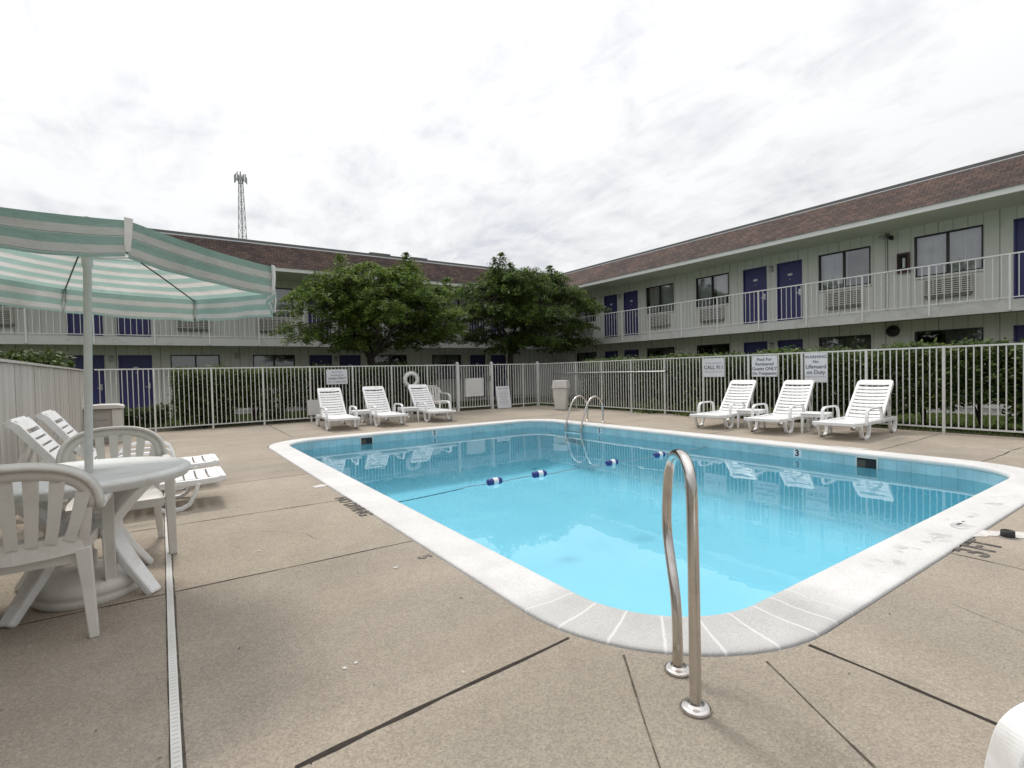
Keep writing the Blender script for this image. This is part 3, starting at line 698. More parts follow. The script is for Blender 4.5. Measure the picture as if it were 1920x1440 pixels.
# ================================================================== BUILDING
FL = 2.58; SB = 2.32; EZ = 4.95; FZ = 5.09; RZ = 6.03
def wing(root, P, u0, u1, doors, wins, nr, ne, nt_, u_rail1, u_eave1, u_top1, flip, post0, post_step, light_us, curtains):
    """P(u, n, z) -> local point: u along the wall, n outward from the wall, z up"""
    def q(mb, pts, uv=None):
        pts = [P(*p) for p in pts]
        if flip: pts = pts[::-1]; uv = uv[::-1] if uv else None
        mb.quad(pts, uv)
    def bx(mb, a, b):
        p, r = P(*a), P(*b); mb.box(p, r)
    ops = []
    for (a, b) in doors: ops += [(a, b, 0.0, 2.05, 'door'), (a, b, FL + 0.02, FL + 2.06, 'door')]
    for (a, b) in wins: ops += [(a, b, 0.93, 2.06, 'win'), (a, b, 3.54, 4.66, 'win')]
    # wall with openings
    us = sorted({u0, u1} | {o_[0] for o_ in ops} | {o_[1] for o_ in ops}); zs = sorted({-0.05, SB, FL, EZ} | {o_[2] for o_ in ops} | {o_[3] for o_ in ops})
    mb = MB()
    for i in range(len(us) - 1):
        for k in range(len(zs) - 1):
            cu, cz = (us[i] + us[i+1]) / 2, (zs[k] + zs[k+1]) / 2
            if any(o_[0] < cu < o_[1] and o_[2] < cz < o_[3] for o_ in ops): continue
            a, b, c, d = us[i], us[i+1], zs[k], zs[k+1]
            q(mb, [(a, 0, c), (b, 0, c), (b, 0, d), (a, 0, d)], [(a, c), (b, c), (b, d), (a, d)])
    for (a, b, c, d, kind) in ops:
        dp = 0.10
        for pts in ([(a,0,c),(a,0,d),(a,-dp,d),(a,-dp,c)], [(b,0,d),(b,0,c),(b,-dp,c),(b,-dp,d)], [(a,0,d),(b,0,d),(b,-dp,d),(a,-dp,d)], [(b,0,c),(a,0,c),(a,-dp,c),(b,-dp,c)]):
            q(mb, pts, [(a, c)] * 4)
    w = mb.build('wall', M['siding'], root)
    # solid body behind the wall: dark rooms, back and ends
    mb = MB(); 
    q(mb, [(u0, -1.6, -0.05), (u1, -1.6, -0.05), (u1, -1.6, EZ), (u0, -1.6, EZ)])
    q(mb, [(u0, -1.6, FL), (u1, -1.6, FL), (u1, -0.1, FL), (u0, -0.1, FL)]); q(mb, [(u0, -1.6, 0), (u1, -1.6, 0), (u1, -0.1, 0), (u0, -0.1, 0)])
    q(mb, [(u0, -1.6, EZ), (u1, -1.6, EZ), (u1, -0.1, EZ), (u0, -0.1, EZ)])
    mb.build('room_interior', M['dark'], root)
    mb = MB()
    for uu in (u0, u1): q(mb, [(uu, 0, -0.05), (uu, -8, -0.05), (uu, -8, EZ + 0.5), (uu, 0, EZ + 0.5)])
    q(mb, [(u0, -8, -0.05), (u1, -8, -0.05), (u1, -8, EZ + .5), (u0, -8, EZ + .5)])
    mb.build('rear_wall', M['siding'], root)
    # upper walkway, soffit, fascia
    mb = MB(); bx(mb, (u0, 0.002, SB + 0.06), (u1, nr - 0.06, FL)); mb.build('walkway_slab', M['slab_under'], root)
    mb = MB(); bx(mb, (u0, nr - 0.06, SB), (u_rail1, nr, FL + 0.012)); mb.build('slab_fascia', M['slab'], root)
    mb = MB(); bx(mb, (u0, 0.002, EZ), (u_eave1 if False else u1, ne - 0.03, EZ + 0.05)); sf = mb.build('soffit', M['soffit'], root)
    k = u0 + 0.4
    while k < u_eave1: mb = MB(); bx(mb, (k, 0.02, EZ - 0.012), (k + 0.045, ne - 0.05, EZ - 0.001)); mb.build('batten', M['soffit'], sf); k += 1.22
    # mansard roof, mitred at the inner corner
    mb = MB(); sl = math.hypot(ne + 0.05 - nt_, RZ - FZ)
    q(mb, [(u0, ne + 0.05, FZ - 0.01), (u_eave1 + (-0.05), ne + 0.05, FZ - 0.01), (u_top1, nt_, RZ), (u0, nt_, RZ)], [(u0, 0), (u_eave1, 0), (u_top1, sl), (u0, sl)])
    rf = mb.build('roof', M['shingle'], root)
    mb = MB(); bx(mb, (u0, nt_ - 0.10, RZ - 0.03), (u_top1, nt_ + 0.035, RZ + 0.055)); mb.build('ridge_cap', M['flashing'], rf)
    mb = MB(); bx(mb, (u0, nt_ + 0.035, RZ - 0.075), (u_top1, nt_ + 0.06, RZ - 0.035)); mb.build('flashing', M['alu'], rf)
    mb = MB(); bx(mb, (u0, -8, RZ - 0.2), (u1, nt_ - 0.1, RZ - 0.04)); mb.build('flat_roof', M['flat_roof'], rf)
    mb = MB(); bx(mb, (u0, ne - 0.03, EZ - 0.01), (u_eave1, ne + 0.02, FZ)); mb.build('eave_fascia', M['fascia'], root)
    # railing
    mb = MB(); n0 = nr + 0.012
    bx(mb, (u0, n0 - 0.018, 3.605), (u_rail1, n0 + 0.018, 3.637)); bx(mb, (u0, n0 - 0.013, 2.628), (u_rail1, n0 + 0.013, 2.65))
    bay = post_step; k = post0
    posts = []
    while k > u0 + 0.2: k -= bay
    while k < u_rail1 - 0.15:
        if k > u0: posts.append(k)
        for j in range(1, 10):
            uu = k + bay * j / 10
            if u0 < uu < u_rail1: bx(mb, (uu - 0.0075, n0 - 0.0075, 2.65), (uu + 0.0075, n0 + 0.0075, 3.605))
        k += bay
    rl = mb.build('balcony_railing', M['rail_paint'], root)
    for k in posts:
        mb = MB(); bx(mb, (k - 0.019, n0 - 0.015, SB + 0.03), (k + 0.019, n0 + 0.024, 3.606)); mb.build('post', M['rail_paint'], rl)
    # doors
    for (a, b, c, d, kind) in ops:
        if kind != 'door': continue
        mb = MB(); bx(mb, (a + 0.035, -0.085, c), (b - 0.035, -0.045, d - 0.035)); dr = mb.build('door', M['door'], root)
        mb = MB(); bx(mb, (a, -0.09, c), (a + 0.035, 0.012, d)); bx(mb, (b - 0.035, -0.09, c), (b, 0.012, d)); bx(mb, (a, -0.09, d - 0.035), (b, 0.012, d)); mb.build('frame', M['door'], dr)
        mid = (a + b) / 2
        mb = MB(); pts = [(0.085 * math.cos(t_ * math.pi / 8), 0.042 * math.sin(t_ * math.pi / 8)) for t_ in range(16)]
        vs = [P(mid + x, -0.038, c + 1.62 + z) for x, z in pts] + [P(mid + x, -0.046, c + 1.62 + z) for x, z in pts]
        mb.add(vs, [tuple(range(16)) if not flip else tuple(range(15, -1, -1))] + [(i, (i+1) % 16, 16 + (i+1) % 16, 16 + i) for i in range(16)]); mb.build('number_plate', M['sign'], dr)
        mb = MB(); bx(mb, (mid - 0.014, -0.046, c + 1.45), (mid + 0.014, -0.034, c + 1.475)); mb.build('peephole', M['sign'], dr)
        hs = b - 0.10 if not flip else a + 0.10
        mb = MB(); bx(mb, (hs - 0.030, -0.046, c + 0.90), (hs + 0.030, -0.028, c + 1.10)); 
        bx(mb, (hs - 0.02, -0.028, c + 0.96), (hs + 0.10 * (-1 if not flip else 1), 0.012, c + 0.985)); mb.build('handle', M['alu'], dr)
        mb = MB(); bx(mb, (a + 0.035, -0.085, c - 0.0), (b - 0.035, 0.03, c + 0.014)); mb.build('threshold', M['grey'], dr)
    # windows
    ci = 0
    for (a, b, c, d, kind) in ops:
        if kind != 'win': continue
        upper = c > 3; mode = curtains[ci % len(curtains)]; ci += 1
        mb = MB(); fw = 0.035; m_ = (a + b) / 2
        bx(mb, (a, -0.08, c), (a + fw, 0.010, d)); bx(mb, (b - fw, -0.08, c), (b, 0.010, d)); bx(mb, (a + fw, -0.08, c), (b - fw, 0.010, c + fw)); bx(mb, (a + fw, -0.08, d - fw), (b - fw, 0.010, d)); bx(mb, (m_ - 0.025, -0.07, c + fw), (m_ + 0.025, 0.006, d - fw))
        fr = mb.build('window', M['frame'], root)
        mb = MB(); q(mb, [(a + fw, -0.045, c + fw), (b - fw, -0.045, c + fw), (b - fw, -0.045, d - fw), (a + fw, -0.045, d - fw)]); mb.build('pane', M['glass'], fr)
        spans = {'full': [(a, b)], 'right': [(m_ - 0.05, b)], 'left': [(a, m_ + 0.1)], 'gap': [(a + 0.25, m_ - 0.1), (m_ + 0.05, b)], 'none': [], 'most': [(a, m_ + 0.42)]}[mode]
        if spans:
            mb = MB()
            for (s0, s1) in spans:
                n_ = max(8, int((s1 - s0) / 0.025)); vs = []
                for i in range(n_ + 1):
                    uu = s0 + (s1 - s0) * i / n_; nn = -0.20 + 0.045 * math.sin(uu * 31 + 1.5 * math.sin(uu * 3)) + 0.02 * math.sin(uu * 77)
                    vs += [P(uu, nn, c - 0.05), P(uu, nn, d + 0.02)]
                mb.add(vs, [(2*i, 2*i+2, 2*i+3, 2*i+1) if not flip else (2*i+1, 2*i+3, 2*i+2, 2*i) for i in range(n_)], True)
            mb.build('curtain', M['curtain'] if upper else M['curtain_dim'], fr)
        mb = MB(); bx(mb, (a - 0.02, 0.001, c - 0.05), (b + 0.02, 0.045, c - 0.002)); mb.build('sill', M['fascia'], fr)
        if upper:   # through-wall air conditioner sleeve below the window
            x0, x1 = m_ - 0.53, m_ + 0.50
            mb = MB(); bx(mb, (x0, 0.001, 3.0), (x1, 0.13, 3.44)); au = mb.build('air_conditioner', M['ac'], root)
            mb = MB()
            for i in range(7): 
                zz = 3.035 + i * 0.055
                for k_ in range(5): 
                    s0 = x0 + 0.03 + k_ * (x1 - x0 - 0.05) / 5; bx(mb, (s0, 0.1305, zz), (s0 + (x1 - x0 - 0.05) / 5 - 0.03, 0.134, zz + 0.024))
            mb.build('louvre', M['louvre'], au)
            mb = MB(); bx(mb, (x0 + 0.03, 0.02, 2.93), (x1 - 0.03, 0.11, 2.999)); mb.build('drain_pan', M['grey'], au)
    for (uu, zz) in light_us:
        mb = MB(); bx(mb, (uu - 0.05, 0.001, zz), (uu + 0.05, 0.09, zz + 0.16)); lm = mb.build('wall_lamp', M['lamp_glass'], root)
        mb = MB(); bx(mb, (uu - 0.06, 0.001, zz + 0.16), (uu + 0.06, 0.10, zz + 0.18)); mb.build('lamp_cap', M['frame'], lm)

XW, YW = 17.3, 21.5
right = thing('motel_wing', 'two-storey motel wing on the right with blue doors and balcony facing the pool', 'building', (XW, 8.0, 0))
PRf = lambda u, n, z: (-n, u - 8.0, z)
r_doors = [(1.35, 2.18), (2.58, 3.41), (8.42, 9.24), (9.60, 10.46), (15.38, 16.20), (16.61, 17.43)]
r_wins = [(-2.9, -1.45), (-0.40, 1.05), (3.97, 5.41), (6.47, 7.91), (11.02, 12.42), (13.48, 14.90), (18.02, 19.42)]
wing(right, PRf, -6.0, YW, r_doors, r_wins, 1.3, 1.5, 0.5, 20.19, 19.6, 20.25, True, 3.21, 1.485, [(9.42, 4.40), (16.4, 4.40), (9.42, 1.80), (2.38, 4.4)],
     ['full', 'full', 'full', 'full', 'left', 'full', 'most', 'right', 'none', 'gap', 'left', 'full', 'left', 'right'])
left = thing('motel_wing', 'two-storey motel wing at the back left, half hidden behind trees and umbrella', 'building', (4.0, YW, 0))
PLf = lambda u, n, z: (u - 4.0, -n, z)
l_doors = [(-9.7, -8.85), (-2.42, -1.54), (-1.17, -0.25), (4.91, 5.78), (6.10, 6.97), (12.3, 13.15), (13.5, 14.35)]
l_wins = [(-7.4, -5.9), (-4.9, -3.4), (0.28, 1.78), (2.87, 4.36), (7.55, 9.05), (10.3, 11.8)]
wing(left, PLf, -12.0, XW, l_doors, l_wins, 1.3, 1.9, 1.25, 15.988, 15.8, 16.8, False, -0.14, 1.53, [(-1.35, 4.40), (-1.35, 1.83), (5.94, 4.4), (5.94, 1.8), (2.32, 1.93)],
     ['full', 'left', 'none', 'full', 'full', 'full', 'left', 'full', 'none', 'right', 'full', 'full'])
# fixtures on the right wing
mb = MB(); mb.box(PRf(5.51, 0.001, 3.72), PRf(5.79, 0.10, 4.27)); cb = mb.build('extinguisher_cabinet', M['red'], right)
mb = MB(); mb.box(PRf(5.54, 0.10, 3.76), PRf(5.76, 0.106, 4.23)); mb.build('cabinet_window', M['dark'], cb)
mb = MB(); mb.tube([PRf(5.62, 0.10, 3.85), PRf(5.62, 0.10, 4.12)], 0.035, 10); mb.build('fire_extinguisher', M['sign'], cb)
mb = MB(); mb.box(PRf(5.98, 0.001, 4.78), PRf(6.06, 0.08, 4.90)); fd = mb.build('flood_lamp', M['grey'], right)
for (uu, zz) in ((6.13, 4.80), (5.90, 4.73)):
    m = Matrix.Translation(PRf(uu, 0.14, zz)) @ Matrix.Rotation(R_(-75), 4, 'Y')
    mb = MB(); mb.lathe([(0.03, -0.09), (0.045, -0.04), (0.065, 0.05), (0.06, 0.06), (0.0, 0.055)], 16); mb.xf(m); mb.build('lamp_head', M['lamp_glass'] if uu > 6 else M['frame'], fd)
m = Matrix.Translation(PRf(5.91, 0.0, 2.11)) @ Matrix.Rotation(R_(-90), 4, 'Y')
mb = MB(); mb.lathe([(0.16, 0.002), (0.16, 0.08), (0.13, 0.11), (0.0, 0.115)], 24); mb.xf(m); mb.build('round_vent', M['frame'], right)  # round dark vent on the ground-floor wall
mb = MB(); mb.box(PRf(6.03, 0.001, 2.60), PRf(6.05, 0.022, 4.78)); mb.build('conduit', M['grey'], right)
# roof-top units behind the left parapet
for i, (x, z, w, lab) in enumerate(((8.35, 7.0, 0.95, 'left one of the two grey metal rooftop units behind the roof ridge'), (10.4, 7.0, 0.85, 'right one of the two grey metal rooftop units, partly behind a treetop'))):
    t = thing('rooftop_unit', lab, 'rooftop unit', (x + w / 2, 24.2, RZ - 0.04), 0, 'rooftop units')
    mb = MB(); mb.box((-w/2, -0.4, 0), (w/2, 0.4, z - RZ)); mb.build('cabinet', M['unit'], t, bev=0.02)
    mb = MB(); mb.box((-w/2 - 0.03, -0.43, z - RZ), (w/2 + 0.03, 0.43, z - RZ + 0.05)); mb.build('top_cover', M['unit'], t)
    mb = MB()
    for k in range(6): mb.box((-w/2 + 0.06, -0.405, 0.12 + k * 0.11), (w/2 - 0.06, -0.4, 0.17 + k * 0.11))
    mb.build('louvre', M['dark'], t)
# concrete walks along the buildings and soil strips under the hedges
mb = MB(); mb.box((15.2, -6, -0.1), (XW + .1, 21.6, -0.004)); structure(mb.build('walkway', M['walk']))
mb = MB(); mb.box((-12, 19.3, -0.1), (15.2, 21.6, -0.004)); structure(mb.build('walkway', M['walk']))

mb = MB(); mb.box((10.925, -5, -0.1), (11.25, 14.2, -0.008)); mb.box((-1.2, 14.225, -0.1), (10.92, 15.9, -0.008)); structure(mb.build('soil_bed', M['soil']))

# ================================================================== FENCES
FT = 1.462
def fence(label, p, q, posts, name='picket_fence', n_sp=0.0963, sgn=1):
    """posts: distances along the run from p"""
    p, q = Vector((p[0], p[1], 0)), Vector((q[0], q[1], 0)); d = q - p; Ln = d.length
    t = thing(name, label, 'fence', p, math.atan2(d.y, d.x))
    for i, s in enumerate(posts):
        mb = MB(); mb.box((s - 0.019, -0.019, 0), (s + 0.019, 0.019, FT + 0.004)); mb.build('post', M['white_metal'], t)
    ends = sorted(set([0.0] + list(posts) + [Ln]))
    for i in range(len(ends) - 1):
        a, b = ends[i], ends[i + 1]
        if b - a < 0.08: continue
        mb = MB(); a2, b2 = a + 0.02, b - 0.02
        mb.box((a2, -0.016, FT - 0.028), (b2, 0.016, FT)); mb.box((a2, -0.013, 0.095), (b2, 0.013, 0.120))
        k = max(1, round((b - a) / n_sp))
        for j in range(1, k):
            s = a + (b - a) * j / k; tw = random.uniform(-0.0015, 0.0015)
            mb.box((s - 0.0078 + tw, -0.0078, 0.120), (s + 0.0078 + tw, 0.0078, FT - 0.028))
        mb.build('picket_panel', M['white_metal'], t)
    return t
fence('long white picket fence along the right side of the pool in front of a hedge', (10.75, 14.08), (10.75, -4.6), [14.08 - y for y in (12.14, 11.0, 9.85, 8.70, 7.55, 6.40, 5.25, 4.10, 2.965, 1.815, 0.665, -0.485, -1.635, -2.785, -3.935)])
fence('white picket fence along the back left of the pool, up to the gate', (-1.2, 14.1), (7.545, 14.1), [x + 1.2 for x in (-0.144, 0.982, 2.096, 3.22, 4.34, 5.46, 6.58)])
fence('short white picket fence between the gate and the far corner', (8.905, 14.1), (10.70, 14.1), [0.60, 1.2])
t = thing('pool_gate', 'white picket gate with a blank white board hung on it', 'gate', (7.64, 14.1, 0))
mb = MB(); W_ = 1.16
mb.box((0, -0.014, FT - 0.05), (W_, 0.014, FT - 0.02)); mb.box((0, -0.014, 0.10), (W_, 0.014, 0.13)); mb.box((0, -0.014, 0.13), (0.028, 0.014, FT - 0.05)); mb.box((W_ - 0.028, -0.014, 0.13), (W_, 0.014, FT - 0.05))
for j in range(1, 12): mb.box((W_ * j / 12 - 0.0078, -0.0078, 0.13), (W_ * j / 12 + 0.0078, 0.0078, FT - 0.05))
mb.build('picket_panel', M['white_metal'], t)
mb = MB(); mb.box((W_ - 0.10, -0.035, 0.95), (W_ + 0.01, -0.015, 1.08)); mb.build('latch', M['grey'], t)
mb = MB()
for z in (0.25, 1.28): mb.box((-0.03, -0.022, z), (0.06, -0.0145, z + 0.06))
mb.build('hinge', M['grey'], t)
for x, lab in ((7.595, 'thick white gate post with cap on the left of the gate'), (8.855, 'thick white gate post with cap on the right of the gate')):
    t = thing('gate_post', lab, 'gate post', (x, 14.1, 0), 0, 'posts of the pool gate')
    mb = MB(); mb.box((-0.038, -0.038, 0), (0.038, 0.038, FT + 0.03)); mb.build('shaft', M['white_metal'], t)
    mb = MB(); mb.box((-0.045, -0.045, FT + 0.03), (0.045, 0.045, FT + 0.05)); mb.lathe([(0.03, FT + 0.05), (0.024, FT + 0.075), (0.0, FT + 0.082)], 12); mb.build('cap', M['white_metal'], t)
t = thing('corner_post', 'thick white corner post where the two picket fences meet', 'fence post', (10.75, 14.13, 0))
mb = MB(); mb.box((-0.04, -0.04, 0), (0.04, 0.04, FT + 0.03)); mb.build('shaft', M['white_metal'], t)
mb = MB(); mb.lathe([(0.045, FT + 0.03), (0.045, FT + 0.045), (0.03, FT + 0.06), (0.0, FT + 0.07)], 12); mb.build('cap', M['white_metal'], t)
# solid board fence on the left
t = thing('board_fence', 'solid weathered white board fence on the left behind the loungers', 'fence', (-1.235, 0, 0))
mb = MB(); y = -3.0
while y < 14.05:
    w = 0.138 + random.uniform(-.004, .004); dx = random.uniform(-0.003, 0.003)
    mb.box((-0.022 + dx, y, 0.03), (dx, min(y + w - 0.004, 14.06), 1.395 + random.uniform(-.006, .006))); y += w
mb.build('boards', M['wood_white'], t)
mb = MB(); mb.box((-0.05, -3.0, 1.402), (0.025, 14.07, 1.428)); mb.build('cap_rail', M['wood_white'], t)
mb = MB()
for z in (0.25, 1.15): mb.box((-0.07, -3, z), (-0.026, 14.06, z + 0.09))
mb.build('back_rail', M['wood_white'], t)
for y in [-2.9 + 2.4 * i for i in range(8)]:
    mb = MB(); mb.box((-0.16, y, 0), (-0.07, y + 0.09, 1.39)); mb.build('post', M['wood_white'], t)

# ================================================================== SIGNS
def sign(label, cx, cz, w, h, face, lines, plane, group=None, tilt=0.0, name='pool_sign', base=None, inkm='ink'):
    """face: '-x' or '-y'; lines: (text, size, dz)"""
    rz = R_(-90) if face == '-x' else 0.0
    t = thing(name, label, 'sign', (plane, cx, cz) if face == '-x' else (cx, plane, cz), rz, group)
    mb = MB(); mb.box((-w/2, -0.003, -h/2), (w/2, 0.003, h/2)); mb.build('board', M['sign'], t, bev=0.0015)
    txt = []
    for (body, size, dz, mk) in lines:
        m4 = Matrix(((1, 0, 0, 0), (0, 0, -1, -0.0042), (0, 1, 0, dz), (0, 0, 0, 1)))
        txt.append((text_mb(body, size, m4, 0.001, bold=size * 0.02), mk))
    for mk in ('ink', 'ink_faint'):
        g = [m for m, k in txt if k == mk]
        if g: join(g).build('lettering', M[mk], t)
    mb = MB()
    for sx in (-1, 1):
        for sz in (-1, 1):
            m = Matrix.Translation((sx * (w/2 - 0.025), -0.003, sz * (h/2 - 0.025))) @ Matrix.Rotation(R_(90), 4, 'X')
            b = MB(); b.lathe([(0.006, 0), (0.006, 0.003), (0.0, 0.004)], 8); b.xf(m); mb.add(b.v, b.f)
    mb.build('fastener', M['grey'], t)
    return t
sign('white CALL 911 sign hung on the right fence above the first lounger', 7.255, 1.19, 0.55, 0.44, '-x', [('IN CASE OF EMERGENCY', 0.040, 0.10, 'ink_faint'), ('CALL 911', 0.125, 0.0, 'ink'), ('EMERGENCY PHONE AT OFFICE', 0.033, -0.10, 'ink_faint')], 10.728)
sign('white sign reading Pool For Registered Guests ONLY on the right fence', 6.025, 1.195, 0.57, 0.45, '-x', [('Pool For', 0.095, 0.145, 'ink'), ('Registered', 0.095, 0.045, 'ink'), ('Guests ONLY', 0.095, -0.055, 'ink'), ('No Trespassing', 0.085, -0.155, 'ink')], 10.728)
sign('tall white Warning No Lifeguard on Duty sign on the right fence', 4.975, 1.14, 0.43, 0.58, '-x', [('WARNING', 0.085, 0.215, 'ink'), ('No', 0.085, 0.12, 'ink'), ('Lifeguard', 0.105, 0.02, 'ink'), ('on Duty', 0.105, -0.09, 'ink'), ('SWIM AT YOUR OWN RISK', 0.030, -0.18, 'ink_faint')], 10.728)
sign('white lettered sign hung on the back left fence above the first lounger', 3.91, 1.17, 0.56, 0.40, '-y', [('Pool For', 0.08, 0.13, 'ink_faint'), ('Registered', 0.08, 0.045, 'ink_faint'), ('Guests ONLY', 0.08, -0.04, 'ink'), ('No Trespassing', 0.075, -0.13, 'ink_faint')], 14.074)
t = thing('blank_board', 'plain white board hung in the middle of the pool gate', 'board', (8.20, 14.080, 0.735))
mb = MB(); mb.box((-0.335, -0.004, -0.29), (0.335, 0.004, 0.29)); mb.build('panel', M['white_metal'], t)
mb = MB()
for sx in (-0.28, 0.28): mb.box((sx - 0.01, -0.0055, 0.25), (sx + 0.01, -0.0041, 0.28))
mb.build('fastener', M['grey'], t)
t = thing('fence_panel', 'small ribbed grey-white panel fixed low on the fence beside the first lounger', 'panel', (3.29, 14.07, 0.38))
mb = MB(); mb.box((-0.16, -0.006, -0.2), (0.16, 0.006, 0.2)); mb.build('sheet', M['white_metal'], t)
mb = MB()
for k in range(9): mb.box((-0.15 + k * 0.035, -0.012, -0.195), (-0.135 + k * 0.035, -0.0061, 0.195))
mb.build('rib', M['white_metal'], t)
# rules board leaning against the fence
t = thing('rules_board', 'white pool rules board leaning on the fence right of the gate', 'sign', (9.22, 13.92, 0.0), R_(4)); t.rotation_euler = (R_(-8), 0, R_(4))
mb = MB(); mb.box((-0.28, -0.006, 0.02), (0.28, 0.006, 0.74)); mb.build('board', M['sign'], t)
m4 = lambda dz: Matrix(((1, 0, 0, 0), (0, 0, -1, -0.0075), (0, 1, 0, dz), (0, 0, 0, 1)))
text_mb('POOL RULES', 0.07, m4(0.66), 0.001, bold=0.002).build('lettering', M['ink_faint'], t)
mb = MB()
for k in range(9):
    w = random.uniform(0.13, 0.21); mb.box((-w, -0.0075, 0.14 + k * 0.05), (w, -0.0062, 0.152 + k * 0.05))
mb.build('small_print', M['ink_faint'], t)
mb = MB(); mb.box((-0.25, -0.02, 0.0), (0.25, 0.03, 0.02)); mb.build('foot_bar', M['grey'], t)

# reach pole
t = thing('reach_pole', 'long thin aluminium pole hung level on the right fence', 'pole', (10.71, 10.95, 1.12))
mb = MB(); mb.tube([(0, 2.30, 0.0), (0, -2.31, 0.0)], 0.016, 10); mb.build('shaft', M['alu'], t)
mb = MB()
for y in (1.5, 0.1, -1.3): mb.box((-0.022, y - 0.012, -0.026), (0.03, y + 0.012, -0.0165)); mb.box((-0.022, y - 0.012, -0.026), (-0.0175, y + 0.012, 0.02))
mb.build('hook', M['white_metal'], t)
mb = MB(); mb.tube([(0, -2.31, 0), (0, -2.40, 0.0)], 0.019, 10); mb.build('grip', M['black'], t)
# life ring
t = thing('life_ring', 'white life ring hanging on the back fence behind the third lounger', 'life ring', (6.02, 14.01, 1.03))
mb = MB(); mb.tube([(0.185 * math.cos(a * math.pi / 20), 0, 0.185 * math.sin(a * math.pi / 20)) for a in range(40)], 0.055, 14, closed=True); mb.build('buoy', M['ring'], t)
mb = MB(); mb.tube([(0.225 * math.cos(a * math.pi / 16) * (1.08 if a % 8 < 1 else 1.15), -0.01, 0.225 * math.sin(a * math.pi / 16) * (1.08 if a % 8 < 1 else 1.15)) for a in range(32)], 0.006, 6, closed=True); mb.build('grab_line', M['ring'], t)
for a in (45, 135, 225, 315):
    m = Matrix.Translation((0.185 * math.cos(R_(a)), 0, 0.185 * math.sin(R_(a)))) @ Matrix.Rotation(-R_(a), 4, 'Y')
    mb = MB(); mb.tube([(0.0565 * math.cos(k * math.pi / 8), 0.0565 * math.sin(k * math.pi / 8), 0) for k in range(16)], 0.006, 6, closed=True); mb.xf(m); mb.build('strap', M['white_metal'], t)

# trash can
t = thing('trash_can', 'beige waste bin with a sloped swing lid beside the right fence', 'trash can', (10.1, 12.1, 0), R_(38))
def frustum(mb, w0, w1, z0, z1, d0=None, d1=None):
    d0, d1 = d0 or w0, d1 or w1
    mb.add([(-w0, -d0, z0), (w0, -d0, z0), (w0, d0, z0), (-w0, d0, z0), (-w1, -d1, z1), (w1, -d1, z1), (w1, d1, z1), (-w1, d1, z1)], [(3,2,1,0),(4,5,6,7),(0,1,5,4),(1,2,6,5),(2,3,7,6),(3,0,4,7)])
mb = MB(); frustum(mb, 0.165, 0.225, 0.0, 0.66); mb.build('body', M['bin'], t, bev=0.025)
mb = MB(); frustum(mb, 0.245, 0.245, 0.66, 0.70); frustum(mb, 0.235, 0.21, 0.70, 0.90); mb.build('lid', M['bin'], t, bev=0.012)
mb = MB(); mb.add([(-0.15, -0.2365, 0.72), (0.15, -0.2365, 0.72), (0.15, -0.2165, 0.88), (-0.15, -0.2165, 0.88)], [(0, 1, 2, 3)]); mb.build('swing_flap', M['box_lid'], t)
# storage box
t = thing('deck_box', 'weathered grey-white plastic storage box in the corner by the board fence', 'storage box', (-0.98, 12.7, 0), R_(2))
mb = MB(); mb.box((-0.40, -0.24, 0), (0.31, 0.26, 0.66)); mb.build('body', M['box'], t, bev=0.02)
mb = MB()
for k in range(3): mb.box((-0.36, -0.252, 0.08 + k * 0.19), (0.10, -0.2405, 0.22 + k * 0.19))
mb.build('side_panel', M['box'], t, bev=0.006)
mb = MB(); mb.box((0.16, -0.262, 0.0), (0.325, -0.235, 0.655)); mb.build('corner_rib', M['bin'], t, bev=0.01)
mb = MB()
prof = [(-0.45, 0.665), (-0.44, 0.70), (-0.30, 0.735), (0.0, 0.75), (0.25, 0.745), (0.35, 0.715), (0.36, 0.665)]
mb.add([(x, -0.30, z) for x, z in prof] + [(x, 0.30, z) for x, z in prof], [tuple(range(7)), tuple(range(13, 6, -1))] + [(i, 7 + i, 7 + (i+1) % 7, (i+1) % 7) for i in range(7)]); mb.build('lid', M['box_lid'], t, bev=0.012)

